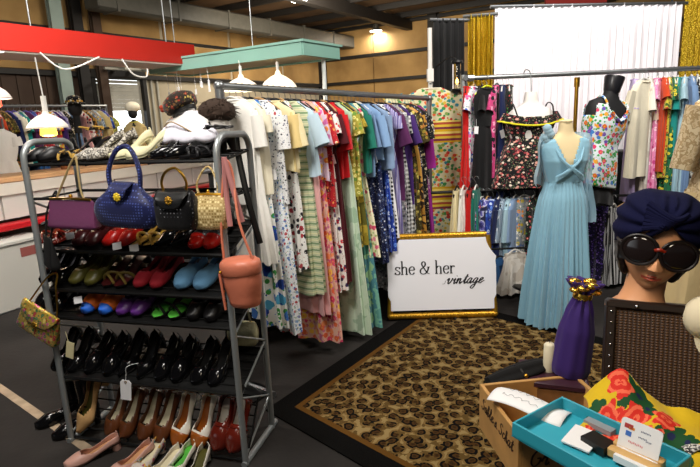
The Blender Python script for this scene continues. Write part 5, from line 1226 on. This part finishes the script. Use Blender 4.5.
wr=thing('garment_stand',Vector((g2.x,g2.y+.1,0)),'thin stand behind the pale yellow blouse in the doorway','stand'); m=M(); m.tube([(0,0,0),(0,0,1.98),(0,-.1,1.97)],.012); m.lathe([(.001,0),(.2,0),(.2,.02),(.02,.04)],n=20); m.build('post',STEEL,wr)
h0=atY(75,108,6.6); hs=thing('mannequin_head',h0,'dark mannequin head in gold trimmed hat above the neighbouring rail','mannequin head',rot=(0,0,-.4))
m=M(); m.ball((0,0,0),.085,20,14,(.85,1,1.25)); m.lathe([(.045,-.3),(.04,-.12),(.04,-.05)],n=16); m.tube([(0,0,-.28),(0,0,-h0.z)],.014); m.ball((0,-.085,-.01),.015,8,6,(1,1,1.6)); m.build('head',BLKF,hs)
ht=thing('hat',h0+Vector((0,0,.06)),'gold and cream trimmed hat on the dark mannequin head','hat'); m=M(); m.lathe([(.13,-.01),(.12,.0),(.085,.01),(.08,.06),(.05,.085),(.001,.09)],n=24); m.build('hat_body',X['black_cream'],ht)
m=M(); 
for k_ in range(10): m.ball((.086*cos(k_*.63),.086*sin(k_*.63),.015),.016,8,5)
m.build('trim_beads',GOLD,ht)
# ================================================================ FOREGROUND TABLE
TZ=.73
def atD(px,py,d): return CP+ray(px,py)*d
tb=thing('display_table',(1.0,1.2,0),'low display table under the crate and suitcase','table')
m=M(); m.box((.06,-.02,TZ-.015),(1.30,.86,.03),bev=.006); m.build('tabletop',mat('dark table board','#2a211a',.6,var=.1),tb)
for sx in(-.5,.62):
    for sy in(-.38,.34):
        m=M(); m.tube([(sx,sy,0),(sx,sy,TZ-.03)],.018); m.build('leg',BLACKM,tb)
# crate
PINE=mat('pale pine board','#b98c52',.6,var=.14,vs=14); ca=Vector((.362,1.43,0)); cb=Vector((.392,1.165,0)); cl=(ca-cb).length; cy=(ca-cb).normalized(); cx=Vector((cy.y,-cy.x,0)); cyaw=math.atan2(cx.y,cx.x)
CW=.30; ch_=.14
cr=thing('wine_crate',(cb.x,cb.y,TZ+.001),'open pale pine wine crate with black branded script','crate',rot=(0,0,cyaw))
tk=.011
m=M(); m.box((tk/2,cl/2,ch_/2),(tk,cl,ch_),bev=.0015); m.build('end_board',PINE,cr,smooth=False); m=M(); m.box((CW-tk/2,cl/2,ch_/2),(tk,cl,ch_),bev=.0015); m.build('end_board',PINE,cr,smooth=False)
m=M(); m.box((CW/2,tk/2,ch_/2),(CW-2*tk-.001,tk,ch_),bev=.0015); m.build('side_board',PINE,cr,smooth=False); m=M(); m.box((CW/2,cl-tk/2,ch_/2),(CW-2*tk-.001,tk,ch_),bev=.0015); m.build('side_board',PINE,cr,smooth=False)
m=M(); m.box((CW/2,cl/2,.006),(CW-2*tk-.002,cl-2*tk-.002,.01)); m.build('floor_board',PINE,cr,smooth=False)
HS={'S':([[(.9,1.5),(.6,1.8),(.2,1.5),(.35,1.1),(.75,.7),(.6,.15),(.2,.0),(-.05,.35)]],1.05),
'a':SC['a'],'e':SC['e'],'l':([[(0,.3),(.4,1.2),(.35,1.75),(.2,1.5),(.2,.3),(.35,0),(.65,.3)]],.6),
'b':([[(0,.3),(.4,1.2),(.35,1.75),(.2,1.5),(.2,.1),(.45,0),(.65,.4),(.45,.75),(.25,.5)],[(.6,.6),(.9,.6)]],.85),
'c':([[(.6,.8),(.35,.95),(.1,.5),(.25,.05),(.6,.2),(.8,.45)]],.75),'h':([[(0,.3),(.4,1.2),(.35,1.75),(.2,1.5),(.2,0)],[(.2,.4),(.45,.85),(.6,.6),(.65,.05),(.9,.3)]],.85),
's':([[(.1,.3),(.45,.95),(.5,.5),(.3,.0),(.05,.15)],[(.3,.0),(.7,.35)]],.65),'t':SC['t'],'r':([[(0,.4),(.2,1),(.3,.8),(.5,.85),(.45,.2),(.6,0),(.8,.3)]],.75),'G':([[(.95,1.4),(.6,1.75),(.1,1.2),(.1,.4),(.5,0),(.9,.3),(.95,.8),(.6,.8)]],1.15),'.':([[(.1,0),(.15,.05)]],.4),' ':([],.5)}
BRD=mat('burnt brand ink','#3a2412',.8)
m=M(); x=.012
def script(m,txt,x,z,s,y,fl=1):
    for chh in txt:
        g,a_=HS[chh]; pen(m,g,x,z,s,y,w=.2,wmin=.09,slant=.25,T=.001); x+=a_*s
    return x
script(m,'Sable s. Schat',.0,0,.0205,0)
o=m.build('branded_script',BRD,cr,smooth=False,loc=(-.0012,cl-.022,.075),rot=(0,0,-PI/2))
m=M(); script(m,'Gr. Sable',0,0,.026,0); m.build('branded_script',BRD,cr,smooth=False,loc=(.03,-.0012,.05))
# folded umbrella across the crate
ua=atD(489,384,1.60); ub=atD(553,361,1.66); um=thing('folded_umbrella',ua,'black folded umbrella lying across the back of pine crate','umbrella'); v=ub-ua
m=M(); rings=[]; d=v.normalized(); n1=d.cross(Vector((0,0,1))).normalized(); n2_=n1.cross(d)
for i in range(15):
    t=i/14; r=.030*(.75+.35*sin(PI*min(1,t*1.0+.05)))*(1-.45*sm((t-.75)/.25)); rings.append([v*t+n1*(r*(1+.13*sin(5*q+2*t))*cos(q))+n2_*(r*.8*(1+.13*sin(5*q+2*t))*sin(q)) for q in [2*PI*j/40 for j in range(40)]])
m.loft(rings,1,1); m.build('folded_cloth',mat('black nylon','#060607',.95,bump=.2,bs=50),um)
m=M(); m.tube([v*1.0,v*1.06],.009); m.ball(v*1.07,.012,10,8); m.build('handle',BLACKP,um)
m=M(); m.tube([v*.45+n1*(.029*cos(q))+n2_*(.024*sin(q)) for q in [2*PI*j/24 for j in range(25)]],.0035,n=5); m.build('tie_strap',BLACKP,um)
# curved white booklet on crate
q0=atZ(520,404,.885); bk=thing('paper_booklet',(q0.x+.02,q0.y-.01,.878),'curled white booklet with faint grey script across pine crate','booklet',rot=(0,0,-.75))
m=M()
def fn(u,v): return ((u-.5)*.20,(v-.5)*.085,.008+.012*cos((v-.5)*3)+.006*sin(u*5))
m.grid(fn,16,10); m.build('page',PAPER,bk,solid=.0015)
m=M()
def fn2(u,v): return ((u-.5)*.19+.01,(v-.5)*.04-.018,.0115+.012*cos((v*.45-.42)*3)+.006*sin(u*5))
for r_ in range(2):
    pts=[(-.07+.006*k_+.002*cos(k_*2.1),.015-.03*r_+.005*sin(k_*1.7),.0245 +.006*sin((.15+.03*k_)*5)-.002*r_) for k_ in range(18)]
    m.tube(crv(pts,3),.0006,n=4)
m.build('script_line',mat('grey print','#8a8a90',.7),bk)
# dark box behind the crate
db=atD(556,388,1.52); bxx=thing('keepsake_box',(.60,1.49,TZ+.001),'dark purple brown lidded box behind the crate with small knob','box',rot=(0,0,-.35))
bh=.135; DPW=mat('dark plum lacquer','#3a1f2c',.35); 
m=M(); m.box((0,0,bh/2-.01),(.19,.14,bh-.02),bev=.004); m.build('box_body',mat('worn brown wood','#7a5430',.6,var=.3,vs=20),bxx,smooth=False)
m=M(); m.box((0,0,bh-.01),(.20,.15,.02),bev=.004); m.build('lid',DPW,bxx)
m=M(); m.ball((-.075,-.055,bh+.006),.007,10,8); m.build('knob',GOLD,bxx)
# purple bottle bag
bt=Vector((.648,1.485,TZ+bh+.003)); bt2=thing('bottle_bag',bt,'purple velvet bottle bag with gold tie beside the open suitcase','gift bag',rot=(0,math.radians(7),0))
def rr_(z): return interp([(0,.052),(.02,.056),(.14,.05),(.2,.036),(.235,.022),(.25,.018),(.275,.035),(.29,.045)],z)[0]
m=M(); rings=[]
for i in range(30):
    z=.29*i/29; r=rr_(z); g=.03+.22*sm((z-.17)/.08); rings.append([((r*(1+g*sin(9*q)))*cos(q),(r*(1+g*sin(9*q+.6)))*sin(q),z) for q in [2*PI*j/54 for j in range(54)]])
m.loft(rings,1,0); m.build('velvet_bag',mat('purple velvet','#2e1260',.8,sheen=.1),bt2,solid=.002)
m=M(); m.lathe([(.026,.236),(.028,.245),(.026,.254)],n=24)
for q in [k_*.7 for k_ in range(9)]: m.ball((.03*cos(q),.03*sin(q)-.004,.275+.012*sin(3*q)),.016,10,7,(1.3,1,.6))
m.build('gold_tie',mat('gold foil','#e0b24a',.25,.9),bt2)
cn=atD(553,384,1.6); o=M(); o.lathe([(.001,0),(.016,0),(.017,.004),(.016,.085),(.012,.09),(.001,.092)],n=20); ob=o.build('candle',mat('cream candle wax','#d8cfb4',.5),loc=(.592,1.50,TZ+bh+.002)); tag(ob,'short cream pillar candle between umbrella and purple bottle bag','candle')
o=M(); o.tube([(0,0,.09),(.001,0,.103)],.001,n=5); o.build('wick',BLACKP,ob)
# ---------------------------------------------------------------- suitcase
SO=atD(607,299,1.40); sy=math.radians(-24); LNN=math.radians(16); SWD=.46; SHH=.29; STH=.12
ex=Vector((cos(sy),sin(sy),0)); ey=Vector((-sin(sy),cos(sy),0))
WK=None
wk,ntw,bw_=base('woven wicker'); bw_.inputs['Roughness'].default_value=.6
tc=nd(ntw,'ShaderNodeTexCoord'); w1=nd(ntw,'ShaderNodeTexWave',bands_direction='X'); w1.inputs['Scale'].default_value=30; w2=nd(ntw,'ShaderNodeTexWave',bands_direction='Z'); w2.inputs['Scale'].default_value=45
for w__ in(w1,w2): w__.inputs['Distortion'].default_value=.6; ntw.links.new(tc.outputs['Object'],w__.inputs['Vector'])
fx=mth(ntw,'MULTIPLY',w1.outputs['Fac'],w2.outputs['Fac']); ntw.links.new(ramp(ntw,fx,['#2e1a0c','#5e3c1c'],False,[0,.8]),bw_.inputs['Base Color'])
bu=nd(ntw,'ShaderNodeBump'); bu.inputs['Strength'].default_value=.7; bu.inputs['Distance'].default_value=.004; ntw.links.new(fx,bu.inputs['Height']); ntw.links.new(bu.outputs['Normal'],bw_.inputs['Normal'])
DBR=mat('dark brown leather','#21150e',.45,var=.15,vs=12)
su=thing('suitcase',SO-ex*0,'open brown wicker suitcase with dark leather edges below the mannequin head','suitcase',rot=(0,0,sy))
lidR=Matrix.Rotation(-LNN,4,'X')
def lid_build(m,name,mt,**k): 
    o=m.build(name,mt,su,**k); o.rotation_euler=(-LNN,0,0); return o
m=M(); m.box((SWD/2,STH-.008,-SHH/2),(SWD-.02,.012,SHH-.02)); lid_build(m,'lid_panel',wk,smooth=False)
m=M(); m.box((SWD/2,.012,-SHH/2),(SWD-.05,.008,SHH-.05)); lid_build(m,'lid_lining',wk,smooth=False)
m=M(); m.box((SWD/2,STH/2,-.012),(SWD,STH,.024),bev=.006); m.box((SWD/2,STH/2,-SHH+.012),(SWD,STH,.024),bev=.006); m.box((.012,STH/2,-SHH/2),(.024,STH,SHH-.03),bev=.006); m.box((SWD-.012,STH/2,-SHH/2),(.024,STH,SHH-.03),bev=.006); lid_build(m,'lid_edge',DBR)
m=M(); 
for i in range(9): m.ball((.012,-.001,-.03-.029*i),.0035,8,5)
m.ball((.07,-.002,-.012),.005,8,6); lid_build(m,'stud',CHROME)
# base tray
lb=Vector((0,-SHH*sin(LNN),-SHH*cos(LNN))); bzh=(SO.z-SHH*cos(LNN))-TZ-.006; by=lb.y
BD=.30
m=M(); z0=lb.z-bzh+.002; hz=bzh-.006
m.box((SWD/2,by+.012,z0+hz/2),(SWD,.02,hz)); m.box((SWD/2,by-BD+.01,z0+hz/2),(SWD,.02,hz)); m.box((.01,by-BD/2,z0+hz/2),(.02,BD-.02,hz)); m.box((SWD-.01,by-BD/2,z0+hz/2),(.02,BD-.02,hz)); m.box((SWD/2,by-BD/2,z0+.006),(SWD-.02,BD-.02,.01)); m.build('base_tray',wk,su,smooth=False)
m=M(); m.box((SWD*.53,by-.02,z0+hz+.012),(SWD*.5,.03,.022),bev=.004); m.build('hinge_band',DBR,su)
# yellow rose scarf
sfm=[mat('mustard yellow cloth','#d8b40a',.8,sheen=.2,bump=.1,bs=80),mat('scarlet rose print','#d8281a',.8),mat('leaf green print','#0f4a22',.8),mat('coral petal print','#f06a4a',.8),mat('navy bud print','#14204a',.8)]
sf=thing('rose_scarf',SO,'mustard yellow scarf printed with red roses and green leaves, on suitcase','scarf',rot=(0,0,sy))
FU,FV=230,190; R=random.Random(2)
ros=[(.075,.02,.028),(.05,.075,.03),(.105,.08,.033),(.15,.12,.03),(.10,.14,.035),(.17,.065,.028),(.06,.13,.026),(.14,.17,.026),(.03,.11,.02)]
lev=[(.115,.03,.03),(.19,.10,.034),(.21,.14,.032),(.02,.06,.024),(.18,.15,.03),(.03,.15,.025),(.225,.11,.024),(.08,.045,.018),(.13,.05,.02),(.07,.18,.025)]
m=M(); SW2=.44; SD2=.27
def sz(u,v):
    x=u*SW2; y=v*SD2
    top=lb.z+.004+.010*math.exp(-((x-.13)/.10)**2-((y-.06)/.08)**2)
    pk=.115*math.exp(-((x-.085)/.07)**2)*max(0,1-y/.11)**1.4
    rg=.05*math.exp(-((x-.40)/.2)**2)*max(0,1-y/.2)
    fold=(.007*sin(x*38+y*22)+.005*sin(y*60-x*18)+.003*sin(x*90))*(1 if y<.12 else .4)
    droop=-.09*sm((y-.14)/.10)-.04*sm((x-.36)/.08)
    return top+pk+rg+fold+droop
def sfp(u,v): return (-.045+u*SW2+.012*sin(v*9),by-.004-.0-v*SD2+.075*max(0,1-v*3)*0,sz(u,v))
m.grid(sfp,FU,FV)
mi=[]
for i in range(FU):
    for j in range(FV):
        x=(i+.5)/FU*SW2; y=(j+.5)/FV*SD2; k=0
        for a,b,r in lev:
            d_=math.hypot(x-a,y-b); t_=math.atan2(y-b,x-a)
            if d_<r*(.75+.3*abs(sin(3*t_+a*40))): k=2 if d_>r*.25 or a<.1 else 4
        for a,b,r in ros:
            d_=math.hypot(x-a,y-b); t_=math.atan2(y-b,x-a)
            q_=r*(.72+.3*abs(sin(2.5*t_+b*30))+.12*sin(7*t_+a*90))
            if d_<q_: k=3 if sin(d_/r*11+2.2*sin(t_*2+a*60))>.25 else 1
        mi.append(k)
m.mi=mi; m.build('scarf_cloth',sfm,sf,solid=.002)
# ---------------------------------------------------------------- mannequin head
hp=atD(639,311,1.46); hp.z+=.0; PH=math.radians(-26); HR=math.radians(8); Q=1.06
mhd=thing('mannequin_head',hp,'mannequin head with coral lips standing on the open suitcase','mannequin head',rot=(-.03,HR,PH)); mhd.scale=(Q,Q,Q)
FL=mat('tan face paint','#d69a70',.42,bump=0); LIP=mat('coral lip paint','#c85a44',.35)
def g(x,c,s): return math.exp(-((x-c)/s)**2)
NU,NV=96,72; rings=[]
for i in range(NV+1):
    th=PI*i/NV; rr=[]
    for j in range(NU):
        ph=2*PI*j/NU; z=.182-.118*cos(th); s_=sin(th); x=.076*s_*cos(ph); y=.096*s_*sin(ph)
        jaw=1-.30*sm((.165-z)/.10); x*=jaw; 
        if y<0: y*=1-.10*sm((.10-z)/.04)
        else: y*=1+.05*sm((z-.15)/.1)-.38*sm((.16-z)/.08)
        if y<-.02:
            f=sm((-y-.02)/.04); ax=abs(x); q=0
            q+=.027*g(x,0,.0105+.004*sm((.165-z)/.03))*sm((.192-z)/.055)*sm((z-.128)/.008)
            q+=.008*g(ax,.014,.007)*g(z,.137,.008)
            q-=.011*g(ax,.032,.018)*g(z,.186,.014)
            q+=.005*g(ax,.030,.022)*g(z,.205,.009)
            q+=.005*g(ax,.042,.018)*g(z,.150,.02)
            q+=.0085*g(x,0,.019)*g(z,.1145,.0042)+.0095*g(x,0,.015)*g(z,.1055,.0046)-.003*g(z,.1100,.0016)*g(x,0,.02)
            q-=.004*g(z,.096,.006)*g(x,0,.02); q+=.008*g(x,0,.02)*g(z,.080,.011)
            y-=q*f
        rr.append((x,y,z))
    rings.append(rr)
m=M(); m.loft(rings,1,1)
mi=[]
for f in m.f:
    c=[sum(m.v[k][q] for k in f)/len(f) for q in range(3)]
    ax=abs(c[0]); top=.1185-.004*(ax/.024)+(-.0015 if ax<.004 else 0); bot=.1005+.009*(ax/.024)**2
    mi.append(1 if c[1]<-.05 and ax<.0235 and bot<c[2]<top else 0)
m.mi=mi
b4=len(m.v); m.loft([[(a*cos(q),b*sin(q)+y0,z) for q in [2*PI*j/40 for j in range(40)]] for a,b,z,y0 in ((.048,.05,.13,.015),(.046,.047,.085,.012),(.047,.047,.055,.008),(.056,.052,.028,.002),(.078,.062,.008,-.004),(.082,.065,.0,-.004))],0,1)
for sx in(-1,1): m.ball((sx*.071,.012,.168),.020,12,8,(.35,.7,1.25))
m.build('head',[FL,LIP],mhd)
# hair
m=M(); HB=mat('black wig hair','#0d0b0c',.35)
for sx in(-1,1):
    rings=[]
    for i in range(12):
        t=i/11; z=.215-.125*t; cx_=sx*(.066+.010*sin(t*PI)-.012*t); cy_=.012+.010*t; r=.027*(1-.6*t**3)*(1+.10*sin(t*22))
        rings.append([(cx_+r*.75*cos(q)*(1+.05*sin(8*q)),cy_+r*1.9*sin(q)*(1+.05*sin(8*q)),z) for q in [2*PI*j/32 for j in range(32)]])
    m.loft(rings,1,1)
m.ball((0,.045,.155),.075,24,14,(1.05,.75,1.0)); m.build('hair',HB,mhd)
tu=thing('turban',hp,'navy blue pleated turban wrapped on the mannequin head','turban',rot=(-.03,HR,PH)); tu.scale=(Q,Q,Q)
NAVY=mat('navy jersey','#0a0d30',.9,sheen=.0,spec=.2,bump=.1,bs=120)
m=M(); rings=[]; 
for i in range(49):
    t=i/48; rr=[]
    for j in range(160):
        ph=2*PI*j/160; fr_=max(0,-sin(ph))   # 1 at the front centre
        xx=cos(ph)
        zb=.205+.052*fr_*(1-abs(xx))**1.0 - .035*(1-fr_)*.6 -.012*abs(xx)
        zt=.312; th=t*PI/2; R_=1.24-.08*fr_
        z=zb+(zt-zb)*sin(th)**.9; rad=cos(th)**.55 if t<1 else .01
        # folds fan out of the front knot towards the sides
        d_=math.atan2((z-.245)*1.0,abs(xx)*.08+.012)
        w=.0045*sin(16*d_+2)*sm((abs(xx)-.03)/.2)*(.4+.6*rad)
        bul=1+.10*sin(min(1,t*1.6)*PI)
        pinch=-.012*g(xx,0,.10)*fr_*sm((.9-t)/.3)
        rr.append(((.076*R_*bul*rad+w)*xx,(.096*1.12*bul*rad+w+pinch)*sin(ph)+.008,z+ .010*abs(xx)*sin(t*PI)))
    rings.append(rr)
m.loft(rings,0,1); 
m.build('wrapped_cloth',NAVY,tu,solid=.004)
m=M(); 
for k_ in range(-3,4): m.tube(crv([(.045*sin(k_*.35)-.03*(1 if k_<0 else -1)*0,-.105+.012*abs(k_)*.5,.24+.012*k_),(.004*k_,-.118,.253+.004*k_),(-.045,-.104,.262+.010*k_)],6),.0075,n=8)
m.build('front_knot',NAVY,tu)
sgl=thing('sunglasses',hp,'oversized round dark sunglasses with red brown bridge on mannequin face','sunglasses',rot=(-.03,HR,PH)); sgl.scale=(Q,Q,Q)
TORT=mat('tortoiseshell plastic','#100706',.45); RBR=mat('red brown plastic','#8a2412',.25); LENS,ntl_,bl_=base('dark lens'); bl_.inputs['Base Color'].default_value=(.012,.008,.008,1); bl_.inputs['Roughness'].default_value=.08
zE=.180; rL=.036
for sx in(-1,1):
    def lp(r,q): x=r*cos(q)*1.08; z=r*sin(q)*.98; return Vector((sx*.041+x,-.108+.25*abs(sx*.041+x)**1.5*3.0,zE+z))
    m=M(); m.loft([[lp(k,2*PI*j/40)+Vector((0,-.003*(1-(k/rL)**2),0)) for j in range(40)] for k in (.001,.012,.024,rL)],1,0); m.build('lens',LENS,sgl,solid=.0015)
    m=M(); m.tube([lp(rL,2*PI*j/40) for j in range(41)],.0038,n=8); m.build('rim',TORT,sgl)
    m=M(); m.tube(crv([(sx*.079,-.083,zE+.01),(sx*.088,-.05,zE+.008),(sx*.084,.0,zE+.004),(sx*.078,.03,zE-.01)],5),.0035,n=6); m.build('temple',TORT,sgl)
m=M(); m.tube(crv([(-.010,-.1085,zE+.006),(0,-.113,zE+.010),(.010,-.1085,zE+.006)],4),.004,n=8); m.build('bridge',RBR,sgl)
# cream jar lid / hat form at the right edge
jr=atD(704,318,1.32); jf=thing('wig_stand',Vector((jr.x,jr.y,TZ+.016)),'cream rounded foam wig stand cut by the right edge','stand')
m=M(); hgt=jr.z-TZ-.015; m.ball((0,0,hgt),.055,20,14,(.85,.85,1.0)); m.lathe([(.001,0),(.07,0),(.07,.02),(.03,.04),(.025,hgt-.04)],n=24); m.build('foam_head',mat('cream foam','#ded2b4',.8),jf)
# ---------------------------------------------------------------- teal tray with cards
zr=.915; TLc=atZ(562,396,zr); BLc=atZ(545,437,zr); TRc=atZ(692,455,zr); t1v=(TRc-TLc); tyaw=math.atan2(t1v.y,t1v.x); tl_=t1v.length; tn=Vector((-t1v.y,t1v.x,0)).normalized(); tdp=abs((TLc-BLc).dot(tn))+.01
TEAL=mat('turquoise painted tray','#2f9fb5',.45,var=.05)
org=TLc-tn*tdp; tr=thing('card_tray',(org.x,org.y,.876),'turquoise open tray holding cards, in the right foreground','tray',rot=(0,0,tyaw)); hz=zr-.876
m=M(); m.box((tl_/2,tdp/2,.003),(tl_,tdp,.005)); m.build('tray_floor',TEAL,tr,smooth=False)
m=M(); m.box((tl_/2,.003,hz/2),(tl_,.006,hz),bev=.0015); m.box((tl_/2,tdp-.003,hz/2),(tl_,.006,hz),bev=.0015); m.box((.003,tdp/2,hz/2),(.006,tdp-.013,hz),bev=.0015); m.box((tl_-.003,tdp/2,hz/2),(.006,tdp-.013,hz),bev=.0015); m.build('tray_wall',TEAL,tr,smooth=False)
def cardobj(name,px,py,z,w_,h_,th_,yaw,label,cat,mt,grp=None,tilt=0):
    p=atZ(px,py,z); o=M(); o.box((0,0,th_/2),(w_,h_,th_)); ob=o.build(name,mt,loc=(p.x,p.y,z),rot=(tilt,0,yaw),smooth=False); tag(ob,label,cat,grp); return ob
cardobj('black_card_case',598,447,.886,.06,.045,.02,tyaw-.1,'black card case beside the white note in turquoise tray','card case',BLACKP)
cardobj('note_paper',582,439,.892,.065,.075,.004,tyaw+.15,'blank white note paper lying in the turquoise tray','note',PAPER,tilt=.12)
cardobj('grey_card_stack',600,428,.885,.07,.03,.012,tyaw,'stack of grey edged cards at the back of the tray','card stack',mat('grey card','#8f9499',.6))
hw_=atZ(636,455,.905); hl_=thing('card_holder',(hw_.x,hw_.y,.886),'pale wooden card holder block holding payment sign in the tray','card holder',rot=(0,0,tyaw+.08))
HWD=mat('pale beech','#cfa668',.5,var=.06,vs=20)
m=M(); m.box((0,.013,.014),(.105,.022,.028),bev=.004); m.box((0,-.013,.012),(.105,.022,.024),bev=.004); m.box((0,0,.004),(.1,.012,.008)); m.build('block',HWD,hl_)
ps=thing('payment_sign',(hw_.x,hw_.y,.897),'white payment sign card with small red and blue logos, wood held','sign',rot=(-.25,.02,tyaw+.08))
m=M(); cw,chh=.043,.078; rc=.008; out=[]
for cx_,cz_,a0 in ((cw-rc,chh-rc,0),(-cw+rc,chh-rc,90),(-cw+rc,rc*.2,180),(cw-rc,rc*.2,270)):
    for k_ in range(5): a_=math.radians(a0+k_*22.5); out.append((cx_+rc*cos(a_),cz_+rc*sin(a_)*(.2 if cz_<.01 else 1)))
m.loft([[(x,y,z) for x,z in out] for y in(-.001,.001)],1,1); m.build('card',PAPER,ps,smooth=False)
def lg(name,x,z,w_,h_,c): 
    o=M(); o.box((x,-.0014,z),(w_,.0006,h_)); return o.build(name,mat('print '+name,c,.6),ps,smooth=False)
lg('red_logo',-.026,.062,.018,.010,'#b03a3a'); lg('orange_logo',-.019,.059,.012,.006,'#d88a3a'); lg('blue_logo',-.024,.046,.012,.011,'#3f6fc0')
o=M(); 
for z_,x_,w_ in((.061,.012,.022),(.047,.008,.02),(.044,.02,.012)): 
    for k_ in range(int(w_/.003)): o.box((x_-w_/2+k_*.003,-.0014,z_+.0006*(k_%2)),(.0018,.0006,.003))
o.build('small_print',mat('grey ink','#7a7f95',.6),ps,smooth=False)
o=M()
for k_ in range(9): o.box((-.02+k_*.0035,-.0014,.030-.0006*(k_%3)),(.002,.0006,.004))
o.build('red_print',mat('pale red ink','#d88a90',.6),ps,smooth=False)
cardobj('business_card_stack',634,464,.89,.07,.045,.016,tyaw+.05,'stack of white business cards before the wooden holder','card stack',PAPER)
cl_p=atZ(692,448,.86); o=M()
def fn(u,v): return ((u-.5)*.16,(v-.5)*.12,.012*sin(u*9)+.010*sin(v*11+u*4))
o.grid(fn,24,20); ob=o.build('napkin',fab('grey lace print','blotch','#c9c9c4',('#3a3a3c','#d8d8d4','#6a6a6c'),s=70),loc=(cl_p.x+.03,cl_p.y+.0,.88),solid=.003); tag(ob,'crumpled grey and white patterned cloth at lower right corner','cloth')
